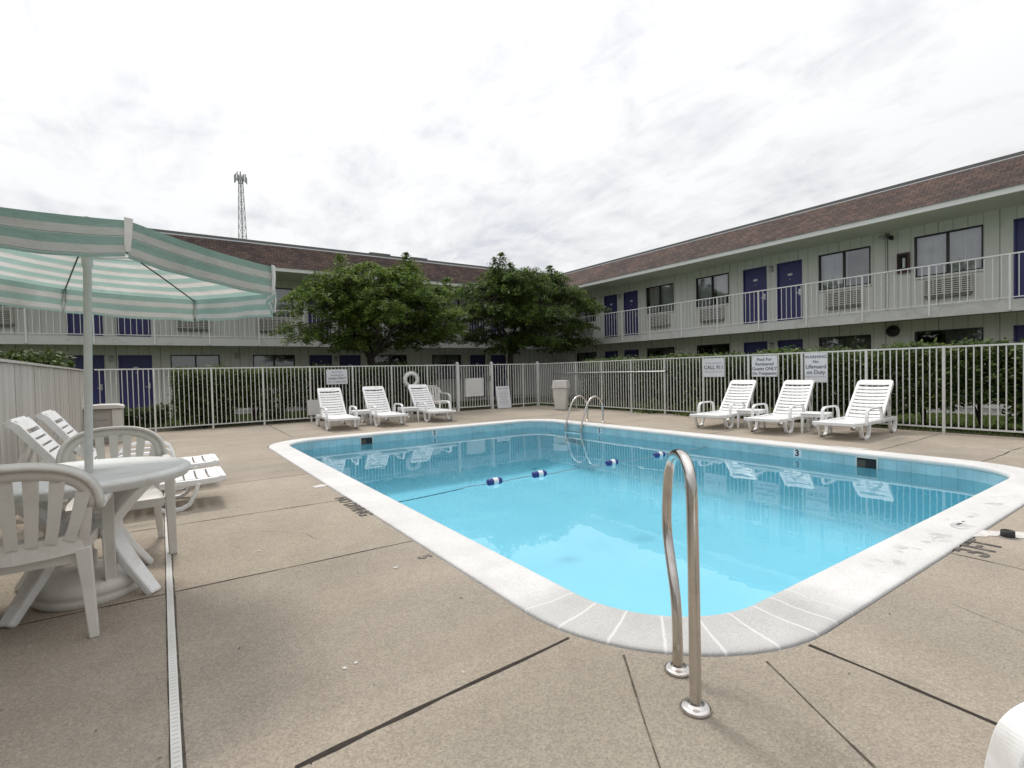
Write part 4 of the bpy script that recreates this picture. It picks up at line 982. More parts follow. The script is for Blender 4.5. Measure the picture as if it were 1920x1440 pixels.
# ================================================================== LOUNGERS
def make_lounger(HX=0.85, BA=R_(48), BLn=0.84):
    t = thing('sun_lounger', 'x', 'sun lounger')
    HZ = 0.265
    mb = MB()
    for s in (-1, 1):
        mb.ribbon([(-0.40, s*0.285, 0.262), (-0.36, s*0.295, 0.250), (-0.2, s*0.30, 0.243), (0.5, s*0.30, 0.240), (1.42, s*0.30, 0.240)], (0, 1, 0), 0.04, 0.055)
    mb.ribbon([(-0.405, -0.30, 0.255), (-0.405, 0.30, 0.255)], (1, 0, 0), 0.05, 0.05); mb.ribbon([(1.42, -0.30, 0.240), (1.42, 0.30, 0.240)], (1, 0, 0), 0.05, 0.05); mb.ribbon([(HX + 0.02, -0.28, 0.225), (HX + 0.02, 0.28, 0.225)], (1, 0, 0), 0.05, 0.03)
    mb.build('frame', M['resin'], t, bev=0.006)
    mb = MB(); n = int(round((HX + 0.38) / 0.098))
    for i in range(n):
        x0 = -0.38 + i * (HX + 0.38) / n; ys = [-0.28, -0.14, 0, 0.14, 0.28]; 
        pts = [(x0 + 0.042, y, 0.270 - 0.014 * (1 - (y / 0.28) ** 2) + (0.006 if i == 0 else 0)) for y in ys]
        mb.ribbon(pts, (1, 0, 0), 0.084, 0.014)
    mb.build('seat', M['resin'], t, bev=0.003)
    # backrest in the xz plane rotated by BA
    mb = MB(); ca, sa = math.cos(BA), math.sin(BA)
    def bp(s, y, h=0.0): return (HX + s * ca - h * sa, y, HZ + s * sa + h * ca)
    for s in (-1, 1):
        mb.ribbon([bp(0, s*0.262, 0.0), bp(0.45, s*0.258, -0.01), bp(BLn - 0.05, s*0.252, -0.01), bp(BLn - 0.005, s*0.240, -0.03)], (0, 1, 0), 0.045, 0.06)
    ys = [-0.245, -0.12, 0, 0.12, 0.245]
    mb.ribbon([bp(BLn - 0.055, y, 0.012 - 0.012 * (1 - (y/0.245)**2)) for y in ys], bp(1, 0)[0:1] + (0,) + (sa,) if False else (ca, 0, sa), 0.10, 0.02)
    mb.ribbon([bp(BLn + 0.005, y, -0.028) for y in ys], (ca, 0, sa), 0.03, 0.065)
    for i in range(9):
        s0 = 0.04 + i * (BLn - 0.135) / 9
        mb.ribbon([bp(s0, y, 0.012 - 0.016 * (1 - (y/0.245)**2)) for y in ys], (ca, 0, sa), (BLn - 0.135) / 9 - 0.018, 0.014)
    mb.build('backrest', M['resin'], t, bev=0.004)
    for s in (-1, 1):
        mb = MB(); y = s * 0.325
        mb.ribbon([(-0.02, y, 0.22), (0.0, y, 0.36), (0.03, y, 0.435), (0.09, y, 0.47), (0.20, y, 0.478), (HX * 0.6, y, 0.475), (HX * 0.6 + 0.09, y, 0.455), (HX * 0.6 + 0.13, y, 0.40), (HX * 0.6 + 0.15, y, 0.24)], (0, 1, 0), 0.048, 0.028); mb.build('armrest', M['resin'], t, bev=0.006)
        mb = MB(); y = s * 0.305
        mb.ribbon([(-0.20, y, 0.235), (-0.175, y, 0.14), (-0.125, y, 0.05), (-0.07, y, 0.018), (0.0, y, 0.014), (0.065, y, 0.018), (0.115, y, 0.05), (0.15, y, 0.14), (0.16, y, 0.235)], (0, 1, 0), 0.055, 0.034); mb.build('leg', M['resin'], t, bev=0.006)
        mb = MB()
        mb.ribbon([(1.08, y, 0.235), (1.11, y, 0.14), (1.15, y, 0.05), (1.20, y, 0.018), (1.24, y, 0.014), (1.29, y, 0.018), (1.33, y, 0.05), (1.355, y, 0.14), (1.36, y, 0.235)], (0, 1, 0), 0.055, 0.034); mb.build('leg', M['resin'], t, bev=0.006)
        mb = MB(); mb.ribbon([bp(0.58, s*0.20, -0.035), (HX + 0.52, s*0.22, 0.25)], (0, 1, 0), 0.045, 0.02); mb.build('back_prop', M['resin'], t)
    return t
proto = make_lounger(); proto_b = make_lounger(0.60, R_(55), 0.77)
G1 = 'white slatted sun loungers round the pool'
lo = [(9.15, 3.82, 2.5, 'white slatted sun lounger nearest the right edge, beneath no sign'),
      (9.06, 4.98, 7.5, 'white slatted sun lounger in front of the No Lifeguard sign'),
      (9.06, 6.13, 8.5, 'white slatted sun lounger on the right side nearest the CALL 911 sign'),
      (3.30, 11.58, 86, 'white slatted sun lounger below the sign on the back left fence'),
      (4.41, 11.58, 86, 'middle white sun lounger of the three in front of the back left fence'),
      (5.74, 11.71, 87, 'white slatted sun lounger directly in front of the life ring'),
      (0.05, 5.85, 180, 'white sun lounger against the board fence, the one nearer the table'),
      (0.08, 6.92, 180, 'white sun lounger against the board fence, the one nearer the storage box')]
lo[0] = lo[0][:3] + ('white slatted sun lounger on the right side, standing right of all the signs',)
for i, (x, y, a, lab) in enumerate(lo):
    o = proto if i == 0 else proto_b if i == 6 else copy_tree(proto if i < 6 else proto_b)
    o.location = (x, y, 0); o.rotation_euler = (0, 0, R_(a)); tag(o, lab, 'sun lounger', G1)
# side tables
def make_side():
    t = thing('side_table', 'x', 'side table')
    mb = MB(); mb.box((-0.21, -0.21, 0.335), (0.21, 0.21, 0.36)); mb.build('table_top', M['resin'], t, bev=0.012)
    mb = MB()
    for a in (0, 90, 180, 270):
        b = MB(); b.box((-0.19, -0.198, 0.29), (0.19, -0.186, 0.335)); b.xf(Matrix.Rotation(R_(a), 4, 'Z')); mb.add(b.v, b.f)
    mb.build('apron', M['resin'], t)
    for sx in (-1, 1):
        for sy in (-1, 1):
            mb = MB(); mb.ribbon([(sx*0.175, sy*0.175, 0.33), (sx*0.185, sy*0.185, 0.0)], (1, 0, 0), [0.05, 0.03], [0.05, 0.03]); mb.build('leg', M['resin'], t)
    return t
st = make_side()
for i, (x, y, a, lab) in enumerate(((9.45, 5.58, 12, 'low white side table between the loungers under the CALL 911 and guests signs'), (9.50, 4.40, 12, 'low white side table left of the rightmost lounger'),
                                    (3.92, 12.15, -6, 'low white side table right of the first back left lounger'), (5.12, 12.15, 0, 'low white side table left of the lounger before the life ring'))):
    o = st if i == 0 else copy_tree(st); o.location = (x, y, 0); o.rotation_euler = (0, 0, R_(a)); tag(o, lab, 'side table', 'low white side tables between loungers')

# ================================================================== CHAIRS
def make_chair(mat):
    """stackable resin armchair facing -y"""
    t = thing('resin_chair', 'x', 'chair')
    mb = MB(); nx, ny = 8, 8; vs = []
    for j in range(ny + 1):
        for i in range(nx + 1):
            x = -1 + 2 * i / nx; v = j / ny; y = -0.25 + 0.47 * v; wd = 0.255 - 0.035 * v
            z = 0.425 - 0.022 * math.sin(math.pi * min(1, v * 1.05)) * (1 - x * x * 0.8) - 0.03 * max(0, 0.15 - v) / 0.15 - 0.012 * v
            vs.append((x * wd, y, z))
    k = len(vs); vs2 = [(x, y, z - 0.012) for x, y, z in vs]; W1 = nx + 1; fs = []
    for j in range(ny):
        for i in range(nx):
            a = j*W1 + i; fs.append((a, a+1, a+W1+1, a+W1)); fs.append((k+a+W1, k+a+W1+1, k+a+1, k+a))
    mb.add(vs + vs2, fs, True)
    edge = [(i) for i in range(nx+1)] + [j*W1+nx for j in range(1, ny+1)] + [ny*W1+i for i in range(nx-1, -1, -1)] + [j*W1 for j in range(ny-1, 0, -1)]
    ev = [vs[i] for i in edge]; low = [(x*1.0, y, z - 0.055) for x, y, z in ev]; m = len(ev)
    mb.add(ev + low, [(i, m+i, m+(i+1) % m, (i+1) % m) for i in range(m)], False)
    mb.build('seat', mat, t)
    # backrest: arched rim plus fanned slats; the rim sweeps forward as arms and down as front legs
    def backpt(x, z):   # curved, leaning back surface
        return Vector((x, 0.20 + 0.105 * (z - 0.42) / 0.38 + 0.060 * (1 - (x / 0.31) ** 2), z))
    rim = []
    for q_ in range(0, 29):
        a = math.pi * q_ / 28; sn = max(0.0, math.sin(a)); x = 0.305 * math.copysign(abs(math.cos(a)) ** 0.78, math.cos(a)); z = 0.615 + 0.230 * sn ** 0.78
        rim.append(backpt(x, z))
    mb = MB()
    wd = [Vector((0.25 * (p.x / 0.305), -1.0, 0.30)) for p in rim]
    mb.ribbon(rim, wd, 0.048, 0.020, smooth=True)
    inr = [backpt(p.x * 0.915, 0.600 + (p.z - 0.600) * 0.86) for p in rim]
    mb.ribbon(inr, [Vector((p.x, 0, max(0.02, p.z - 0.6) * 1.3)) for p in rim], 0.052, 0.012, smooth=True)
    mb.ribbon([backpt(-0.235, 0.455), backpt(-0.12, 0.45), backpt(0, 0.447), backpt(0.12, 0.45), backpt(0.235, 0.455)], (0, 0, 1), 0.085, 0.014)
    for i in range(-3, 4):
        xb, xt = i * 0.062, i * 0.083
        zt = 0.600 + 0.200 * math.sqrt(max(0, 1 - (xt / 0.285) ** 2))
        pts = []
        for q_ in range(6):
            u = q_ / 5; z = 0.475 + (zt - 0.475) * u; x = xb + (xt - xb) * (u ** 0.8); pts.append(backpt(x, z))
        mb.ribbon(pts, (1, 0, 0), [0.042, 0.043, 0.045, 0.048, 0.051, 0.054], 0.012)
    for e in (-1, 1):
        mb.ribbon([backpt(e*0.262, 0.62), backpt(e*0.252, 0.55), backpt(e*0.240, 0.48), backpt(e*0.236, 0.43)], (1, 0, 0), [0.03, 0.036, 0.04, 0.045], 0.014)
    mb.build('backrest', mat, t)
    for e in (-1, 1):
        mb = MB(); p = smooth_path([backpt(e*0.303, 0.617), (e*0.303, 0.12, 0.622), (e*0.300, -0.02, 0.615), (e*0.298, -0.13, 0.598), (e*0.296, -0.195, 0.565), (e*0.294, -0.222, 0.50), (e*0.293, -0.235, 0.42)], 11)
        mb.ribbon(p, [Vector((1, 0, 0.10 * e))] * len(p), [0.03 + 0.027 * min(1, q_ / 18) for q_ in range(len(p))], 0.022, smooth=False); mb.build('armrest', mat, t, bev=0.008)
        mb = MB(); mb.ribbon([(e*0.293, -0.235, 0.43), (e*0.294, -0.243, 0.25), (e*0.298, -0.258, 0.0)], (1, 0, 0), [0.056, 0.052, 0.044], [0.024, 0.030, 0.032]); 
        mb.ribbon([(e*0.270, -0.222, 0.40), (e*0.272, -0.226, 0.25), (e*0.278, -0.240, 0.0)], (0, 1, 0), [0.050, 0.044, 0.034], [0.012, 0.010, 0.010]); mb.build('leg', mat, t, bev=0.004)
        mb = MB(); mb.ribbon([(e*0.232, 0.225, 0.43), (e*0.244, 0.222, 0.25), (e*0.262, 0.238, 0.0)], (1, 0, 0), [0.060, 0.048, 0.036], [0.05, 0.045, 0.035]); mb.build('leg', mat, t, bev=0.005)
    return t
ch1 = make_chair(M['resin_beige']); ch1.location = (-0.560, 3.325, 0); ch1.rotation_euler = (0, 0, R_(180)); tag(ch1, 'white plastic armchair in the foreground at the left edge, seen from behind', 'chair', 'white plastic armchairs')
ch2 = copy_tree(ch1); ch2.location = (-0.285, 4.46, 0); ch2.rotation_euler = (0, 0, R_(4)); tag(ch2, 'white plastic armchair behind the round table, under the umbrella', 'chair', 'white plastic armchairs')
ch3 = copy_tree(ch1); ch3.location = (6.52, 13.35, 0); ch3.rotation_euler = (0, 0, R_(8)); tag(ch3, 'small white plastic armchair in the distance behind the lounger by the life ring', 'chair', 'white plastic armchairs')
ch4 = make_chair(M['resin'])
_d = Rm @ rayc(1903, 1362); _k = (0.575 - CAM_H) / _d.z; _a = R_(235)
_o = Matrix.Rotation(_a, 3, 'Z') @ Vector((-0.297, -0.205, 0))
ch4.location = (_d.x * _k - _o.x, _d.y * _k - _o.y, 0); ch4.rotation_euler = (0, 0, _a); tag(ch4, 'white plastic armchair cut off by the bottom right corner', 'chair', 'white plastic armchairs')

# ================================================================== TABLE + UMBRELLA
TC = (-0.39, 3.79); TZ = 0.685
t = thing('round_table', 'round white plastic patio table with the umbrella pole through its top', 'table', (TC[0], TC[1], 0))
mb = MB(); mb.lathe([(0.028, TZ - 0.012), (0.028, TZ), (0.20, TZ + 0.001), (0.465, TZ), (0.478, TZ + 0.004), (0.505, TZ + 0.004), (0.520, TZ - 0.006), (0.525, TZ - 0.02), (0.515, TZ - 0.026), (0.512, TZ - 0.055), (0.500, TZ - 0.055), (0.500, TZ - 0.02), (0.028, TZ - 0.018)], 56); mb.build('table_top', M['resin'], t)
for a in (-41, 49, 139, 229):
    mb = MB(); p = [(0.44, 0, TZ - 0.03), (0.36, 0, 0.60), (0.25, 0, 0.50), (0.17, 0, 0.41), (0.155, 0, 0.36), (0.19, 0, 0.29), (0.28, 0, 0.17), (0.38, 0, 0.055), (0.425, 0, 0.0)]
    mb.ribbon(p, (0, 1, 0), [0.11, 0.105, 0.10, 0.095, 0.095, 0.095, 0.09, 0.08, 0.075], [0.03, 0.045, 0.055, 0.06, 0.065, 0.06, 0.05, 0.045, 0.045], smooth=False); mb.xf(Matrix.Rotation(R_(a), 4, 'Z')); mb.build('leg', M['resin'], t, bev=0.012)
mb = MB(); mb.lathe([(0.165, 0.34), (0.175, 0.36), (0.175, 0.40), (0.165, 0.42), (0.03, 0.42), (0.03, 0.34)], 28); mb.build('brace_ring', M['resin'], t)

UC = (-0.375, 3.745)
um = thing('patio_umbrella', 'green and white striped patio umbrella on a white pole', 'umbrella', (UC[0], UC[1], 0)); 
lean = Matrix.Rotation(R_(2.0), 4, Vector((0.57, 0.82, 0))); um.rotation_euler = lean.to_euler()
mb = MB(); mb.tube([(0, 0, 0.05), (0, 0, 2.06)], 0.0195, 18); mb.build('pole', M['white_metal'], um)
mb = MB(); mb.lathe([(0.018, 2.06), (0.024, 2.072), (0.024, 2.09), (0.014, 2.10), (0.018, 2.115), (0.0, 2.128)], 14); mb.build('finial', M['white_metal'], um)
mb = MB(); mb.lathe([(0.235, 0.0), (0.248, 0.012), (0.248, 0.040), (0.240, 0.050), (0.246, 0.058), (0.246, 0.095), (0.225, 0.115), (0.12, 0.135), (0.05, 0.145), (0.035, 0.16), (0.035, 0.24), (0.022, 0.25)], 48); bs = mb.build('base', M['resin_beige'], um)
mb = MB(); mb.lathe([(0.022, 0.128), (0.022, 0.142), (0.0, 0.144)], 14, (0.13, 0.05)); mb.build('fill_cap', M['box_lid'], bs)
mb = MB(); mb.lathe([(0.024, 1.84), (0.026, 1.85), (0.026, 1.92), (0.022, 1.93)], 16); mb.build('hub', M['white_metal'], um)
# canopy
RC, ZR, ZA, A0 = 1.015, 1.865, 2.075, 4.93
fwd = Vector((0.56, 0.82, 0)).normalized(); axis = Vector((fwd.y, -fwd.x, 0))
tilt = Matrix.Translation((0.005, 0.012, ZR)) @ Matrix.Rotation(R_(-3.6), 4, axis) @ Matrix.Translation((0, 0, -ZR))
cor = [(RC * math.cos(A0 + k * math.pi / 4), RC * math.sin(A0 + k * math.pi / 4)) for k in range(8)]
def cz(r): return ZA - (ZA - ZR) * (0.85 * r + 0.15 * r * r)
mb = MB(); NU, NV = 8, 14
for k in range(8):
    a, b = cor[k], cor[(k + 1) % 8]; vs = []; 
    for j in range(NV + 1):
        r = 0.02 + 0.98 * j / NV
        for i in range(NU + 1):
            u = i / NU; x = (a[0] + (b[0] - a[0]) * u) * r; y = (a[1] + (b[1] - a[1]) * u) * r
            sag = 4 * u * (1 - u); sh = 1 - 0.014 * sag * r * r
            vs.append((x * sh, y * sh, cz(r) - 0.024 * sag * r * (1 - 0.65 * r)))
    fs = []; uvs = []; W1 = NU + 1
    for j in range(NV):
        for i in range(NU):
            fs.append((j*W1+i, (j+1)*W1+i, (j+1)*W1+i+1, j*W1+i+1)); v0 = (1 - j / NV) * 7.35; v1 = (1 - (j + 1) / NV) * 7.35
            uvs.append(((i / NU, v0), (i / NU, v1), ((i+1) / NU, v1), ((i+1) / NU, v0)))
    mb.add(vs, fs, True, uvs)
mb.xf(tilt); cp = mb.build('canopy', M['canopy'], um)
mb = MB()
for k in range(8):
    a, b = cor[k], cor[(k + 1) % 8]; NU2 = 16; vs = []; mid = ((a[0] + b[0]) / 2, (a[1] + b[1]) / 2); ml = math.hypot(*mid); nn = (mid[0] / ml, mid[1] / ml)
    rows = [0, 0.25, 0.5, 0.75, 1.0]
    for r in rows:
        for i in range(NU2 + 1):
            u = i / NU2; sag = 4 * u * (1 - u); sh = 1 - 0.014 * sag
            wob = (0.012 * math.sin(u * 9.5 + k * 1.7) + 0.006 * math.sin(u * 23 + k * 2.3)) * r + 0.012 * r - 0.02 * r * sag
            vs.append(((a[0] + (b[0] - a[0]) * u) * sh + nn[0] * wob, (a[1] + (b[1] - a[1]) * u) * sh + nn[1] * wob, ZR - (0.165 + 0.005 * math.sin(u * math.pi * 3 + k)) * r - 0.0084 * sag))
    fs = []; uvs = []; W1 = NU2 + 1
    for j in range(4):
        for i in range(NU2):
            fs.append((j*W1+i, (j+1)*W1+i, (j+1)*W1+i+1, j*W1+i+1)); v0, v1 = rows[j] * 2.12, rows[j+1] * 2.12
            uvs.append(((i / NU2, v0), (i / NU2, v1), ((i+1) / NU2, v1), ((i+1) / NU2, v0)))
    mb.add(vs, fs, True, uvs)
    pk = MB(); c_ = Vector((a[0], a[1], 0)); rd = c_.normalized(); tg = Vector((-rd.y, rd.x, 0))
    pk.ribbon([c_ * 1.006 + Vector((0, 0, ZR + 0.008)), c_ * 1.012 + Vector((0, 0, ZR - 0.06)), c_ * 1.010 + Vector((0, 0, ZR - 0.135))], [tg] * 3, [0.030, 0.026, 0.022], 0.010); pk.xf(tilt); pk.build('rib_pocket', M['canopy_white'], cp)
mb.xf(tilt); mb.build('valance', M['canopy'], cp)
for k in range(8):
    a = Vector((cor[k][0], cor[k][1], 0)); mb = MB()
    mb.tube([tilt @ (a * r + Vector((0, 0, cz(r) - 0.012))) for r in (0.03, 0.3, 0.6, 0.985)], 0.0045, 6); rb = mb.build('rib', M['frame'], um)
    mb = MB(); mb.tube([tilt @ (a * 0.03 + Vector((0, 0, 1.90))), tilt @ (a * 0.40 + Vector((0, 0, cz(0.40) - 0.014)))], 0.0042, 6); mb.build('stretcher', M['white_metal'], rb)

# ================================================================== TREES, HEDGES
def limb(mb, p, q, r0, r1, wob=0.12, n=7):
    p, q = Vector(p), Vector(q); pts = []; rs = []
    for i in range(n + 1):
        u = i / n; k = math.sin(math.pi * u) * wob
        pts.append(p + (q - p) * u + Vector((random.uniform(-k, k), random.uniform(-k, k), random.uniform(-k, k) * 0.6))); rs.append(r0 + (r1 - r0) * u)
    mb.tube(pts, rs, 8); return pts
def tree(name, label, base, fork_z, crown, nblob, leaf_n, mat, shoots, lean=(0, 0), leaf=0.057):
    """crown: (cx, cy, cz, rx, ry, rz) relative to world"""
    t = thing(name, label, 'tree', (base[0], base[1], -0.02))
    B = Vector((base[0], base[1], 0)); cx, cy, cz_, rx, ry, rz_ = crown
    tr = MB(); lb = MB(); fk = Vector((lean[0], lean[1], fork_z))
    limb(tr, (0, 0, 0), fk, 0.15, 0.11, 0.05); tr.build('trunk', M['bark'], t)
    blobs = []; tries = 0
    zlo, zhi = cz_ - rz_, cz_ + rz_
    while len(blobs) < nblob and tries < 40000:
        tries += 1
        u = rng.uniform(0, 1) ** 0.9; pr = float(np.interp(u, [0, 0.12, 0.35, 0.62, 0.85, 1.0], [0.66, 0.90, 1.0, 0.86, 0.62, 0.34])); a = rng.uniform(0, 2 * np.pi); rr = rng.uniform(0.0, 1.0) ** 0.42
        edge = 1 + 0.08 * math.sin(a * 3 + cx) + 0.07 * math.sin(a * 7 + u * 5 + cx)
        q = np.array([cx + rx * pr * rr * edge * math.cos(a), cy + ry * pr * rr * edge * math.sin(a), zlo + (zhi - zlo) * u + 0.12 * math.sin(a * 5 + cx)])
        if any(np.linalg.norm((q - b[0]) / np.array([1, 1, 0.50])) < 0.42 for b in blobs): continue
        blobs.append((q, rng.uniform(0.36, 0.74)))
    mains = []
    for k in range(6):
        a = 2 * math.pi * k / 6 + 0.4; e = (cx + rx * 0.5 * math.cos(a), cy + ry * 0.5 * math.sin(a), cz_ + rz_ * random.uniform(-0.1, 0.35))
        pts = limb(lb, fk, Vector(e) - B, 0.085, 0.03, 0.16); mains += pts[2:]
    for q, r in blobs:
        e = Vector(q) - B; m = min(mains, key=lambda z: (z - e).length)
        if (m - e).length > 0.25: limb(lb, m, e, 0.022, 0.007, 0.07, 5)
    lb.build('limbs', M['bark'], t)
    P_ = []; per = leaf_n // len(blobs)
    for q, r in blobs:
        k = int(per * (r / 0.46) ** 2 * 0.8)
        d = rng.normal(size=(k, 3)); d /= np.linalg.norm(d, axis=1)[:, None]; rad = rng.uniform(0, 1, k) ** 0.45
        pts = d * rad[:, None] * np.array([r * 1.2, r * 1.2, r * 0.25])
        pts[:, 2] -= 0.30 * (pts[:, 0] ** 2 + pts[:, 1] ** 2) / max(r, .2)       # sprays droop at the rim
        # sub-twigs: pull points toward radiating lines so that gaps open between sprays
        ang = np.arctan2(pts[:, 1], pts[:, 0]); nl = rng.integers(5, 8); ph = rng.uniform(0, 6.28)
        tgt = np.round((ang - ph) / (2*np.pi/nl)) * (2*np.pi/nl) + ph; ang2 = ang + (tgt - ang) * 0.62
        rh = np.hypot(pts[:, 0], pts[:, 1]); pts[:, 0] = rh * np.cos(ang2); pts[:, 1] = rh * np.sin(ang2)
        P_.append(pts + q - np.array([B.x, B.y, 0]))
    for (sx, sz0, sz1, sy) in shoots:
        k = int(230 * (sz1 - sz0) / 0.4); u = rng.uniform(0, 1, k)
        w = 0.24 * (1.05 - u) + 0.03
        P_.append(np.stack([sx - B.x + rng.normal(size=k) * w + 0.06 * np.sin(u * 5 + sx), sy - B.y + rng.normal(size=k) * w, sz0 + (sz1 - sz0) * u], 1))
        lbm = MB(); 
    P_ = np.concatenate(P_)
    leaf_mesh('crown', mat, P_, leaf, t, 0.7, 0.40)
    return t
tree('honey_locust', 'spreading bright green tree left of the other, its dark trunk forking over the fence', (5.95, 16.5), 1.75, (6.1, 16.4, 3.52, 2.85, 2.2, 1.25), 150, 54000, M['leaf1'],
     [(4.6, 4.2, 4.95, 15.9), (6.85, 4.5, 5.25, 16.0), (7.1, 4.4, 5.0, 16.3), (8.4, 4.1, 4.6, 16.2)], (-0.3, -0.05))
tree('honey_locust', 'darker green tree right of the other, in the inner corner of the motel', (11.3, 16.7), 1.9, (12.3, 16.6, 3.72, 3.75, 2.2, 1.45), 175, 62000, M['leaf2'],
     [(10.6, 4.7, 5.6, 16.5), (11.0, 4.8, 5.85, 16.6), (11.45, 4.7, 5.5, 16.6), (13.35, 4.8, 5.55, 16.5), (13.65, 4.8, 5.35, 16.5), (14.6, 4.4, 4.8, 16.4)], (0.1, 0))

def hedge(name, label, x0, x1, y0, y1, top, bottom, n, mat, leaf, gaps=(), stems=0, cat='hedge', wave=0.06):
    t = thing(name, label, cat, ((x0 + x1) / 2, (y0 + y1) / 2, -0.02))
    c = np.array([(x0 + x1) / 2, (y0 + y1) / 2, -0.02])
    P_ = rng.uniform(0, 1, size=(n * 3, 3)); 
    # favour the outer shell
    e = np.minimum.reduce([P_[:, 0], 1 - P_[:, 0], P_[:, 2] * 0 + 1, (1 - P_[:, 2])]); keep = rng.uniform(0, 1, len(P_)) < np.where(e < 0.25, 1.0, 0.45)
    P_ = P_[keep][:n]
    X = x0 + (x1 - x0) * P_[:, 0]; Y = y0 + (y1 - y0) * P_[:, 1]
    u = Y if (y1 - y0) > (x1 - x0) else X
    tp = top + wave * np.sin(u * 2.3) * 0.5 + wave * np.sin(u * 5.1 + 1) * 0.5 + rng.normal(size=len(u)) * 0.025
    bt = bottom + 0.09 * np.sin(u * 1.7 + 2) + 0.06 * np.sin(u * 4.3)
    for (g0, g1, gz) in gaps: bt = np.where((u > g0) & (u < g1), gz, bt)
    Z = bt + (tp - bt) * P_[:, 2]
    up_ = rng.uniform(0, 1, len(Z)) < 0.035; Z = np.where(up_ & (P_[:, 2] > 0.75), Z + rng.uniform(0.02, 0.13, len(Z)), Z)
    X = X + rng.normal(size=len(X)) * 0.05; Y = Y + rng.normal(size=len(Y)) * 0.05
    leaf_mesh('foliage', mat, np.stack([X, Y, Z], 1) - c, leaf, t, 0.3, 0.5)
    if stems:
        for k in range(stems):
            mb = MB(); uu = k / max(1, stems - 1)
            if (y1 - y0) > (x1 - x0): px, py = random.uniform(x0 + .25, x1 - .25), y0 + (y1 - y0) * uu + random.uniform(-.2, .2)
            else: px, py = x0 + (x1 - x0) * uu + random.uniform(-.2, .2), random.uniform(y0 + .25, y1 - .25)
            for b in range(3):
                limb(mb, (px - c[0], py - c[1], 0), (px - c[0] + random.uniform(-.3, .3), py - c[1] + random.uniform(-.3, .3), top * 0.75), 0.028, 0.01, 0.06, 5)
            mb.build('stem', M['bark'], t)
    return t
hedge('clipped_hedge', 'long clipped hedge with pale new growth behind the right picket fence', 11.35, 12.55, 0.4, 12.6, 1.51, 0.20, 80000, M['leafh'], 0.048, gaps=((2.35, 3.1, 0.46),), stems=16)
hedge('clipped_hedge', 'dark clipped hedge behind the back left picket fence', 0.25, 7.2, 14.75, 15.7, 1.45, 0.10, 46000, M['leafh'], 0.047, gaps=((1.55, 2.15, 0.42), (2.75, 3.3, 0.36)), stems=9)
hedge('low_hedge', 'knee-high hedge with yellow-green top seen through the left fence', -1.0, 0.1, 15.9, 16.5, 0.52, 0.0, 2200, M['leafb'], 0.05)
# big rounded shrub behind the board fence
def shrub(label, c, r, n, mat, leaf):
    t = thing('rounded_shrub', label, 'shrub', (c[0], c[1], -0.02)); P_ = []
    for k in range(38):
        d = rng.normal(size=3); d[2] = abs(d[2]); d /= np.linalg.norm(d); q = d * np.array(r) * rng.uniform(0.6, 0.86) ; q[2] += c[2]
        rr = rng.uniform(0.22, 0.36); m = n // 38; p = rng.normal(size=(m, 3)); p /= np.linalg.norm(p, axis=1)[:, None]; P_.append(q + p * (rng.uniform(0, 1, m) ** 0.4)[:, None] * rr)
    leaf_mesh('foliage', mat, np.concatenate(P_), leaf, t, 0.4, 0.5)
    for k in range(4): mb = MB(); limb(mb, (0, 0, 0), (random.uniform(-.7, .7), random.uniform(-.7, .7), 1.2), 0.035, 0.01, 0.08); mb.build('stem', M['bark'], t)
shrub('rounded dark green shrub rising above the board fence at the left edge', (-2.35, 14.2, 0.75), (1.05, 1.9, 1.28), 14000, M['leafb'], 0.055)
# small sprawling plants between the right fence and the hedge
def tuft(c, r, h, n): 
    P_ = rng.normal(size=(n, 3)) * np.array([r, r, 0]) ; P_[:, 2] = rng.uniform(0.02, h, n) * np.exp(-(P_[:, 0]**2 + P_[:, 1]**2) / (2 * r * r)); return P_
for (x, y, r, h, lab) in ((11.1, 9.35, 0.28, 0.42, 'leafy yellow-green plant behind the right fence, the one nearer the ladder'), (11.1, 7.95, 0.26, 0.40, 'leafy yellow-green plant behind the right fence left of the CALL 911 sign')):
    t = thing('leafy_plant', lab, 'plant', (x, y, -0.02), 0, 'plants behind the right fence')
    leaf_mesh('foliage', M['blade'], tuft(None, r, h, 420), 0.06, t, 0.2, 0.35)
    for k in range(4): mb = MB(); limb(mb, (0, 0, 0), (random.uniform(-r, r) * .8, random.uniform(-r, r) * .8, h * 0.7), 0.006, 0.003, 0.02, 4); mb.build('stem', M['bark'], t)
# grass blades as one mass in the strips beyond the fences
n = 16000; X = np.concatenate([rng.uniform(10.95, 15.2, n), rng.uniform(-3, 10.5, n // 2)]); Y = np.concatenate([rng.uniform(0.0, 14, n), rng.uniform(14.3, 19.2, n // 2)]); m_ = len(X)
hh = rng.uniform(0.03, 0.10, m_); th = rng.uniform(0, 2*np.pi, m_); dx, dy = np.cos(th) * 0.008, np.sin(th) * 0.008; lx, ly = rng.normal(size=m_) * 0.03, rng.normal(size=m_) * 0.03
v = np.stack([np.stack([X - dx, Y - dy, np.full(m_, -0.02)], 1), np.stack([X + dx, Y + dy, np.full(m_, -0.02)], 1), np.stack([X + lx, Y + ly, -0.02 + hh], 1)], 1).reshape(-1, 3)
me = bpy.data.meshes.new('grass'); me.vertices.add(3*m_); me.loops.add(3*m_); me.polygons.add(m_); me.vertices.foreach_set('co', v.ravel()); me.loops.foreach_set('vertex_index', np.arange(3*m_)); me.polygons.foreach_set('loop_start', np.arange(0, 3*m_, 3)); me.polygons.foreach_set('loop_total', np.full(m_, 3)); me.update(calc_edges=True); me.materials.append(M['blade'])
o = bpy.data.objects.new('grass', me); COL.objects.link(o); tag(o, 'green grass in the strip between fence and motel', 'grass', kind='stuff')

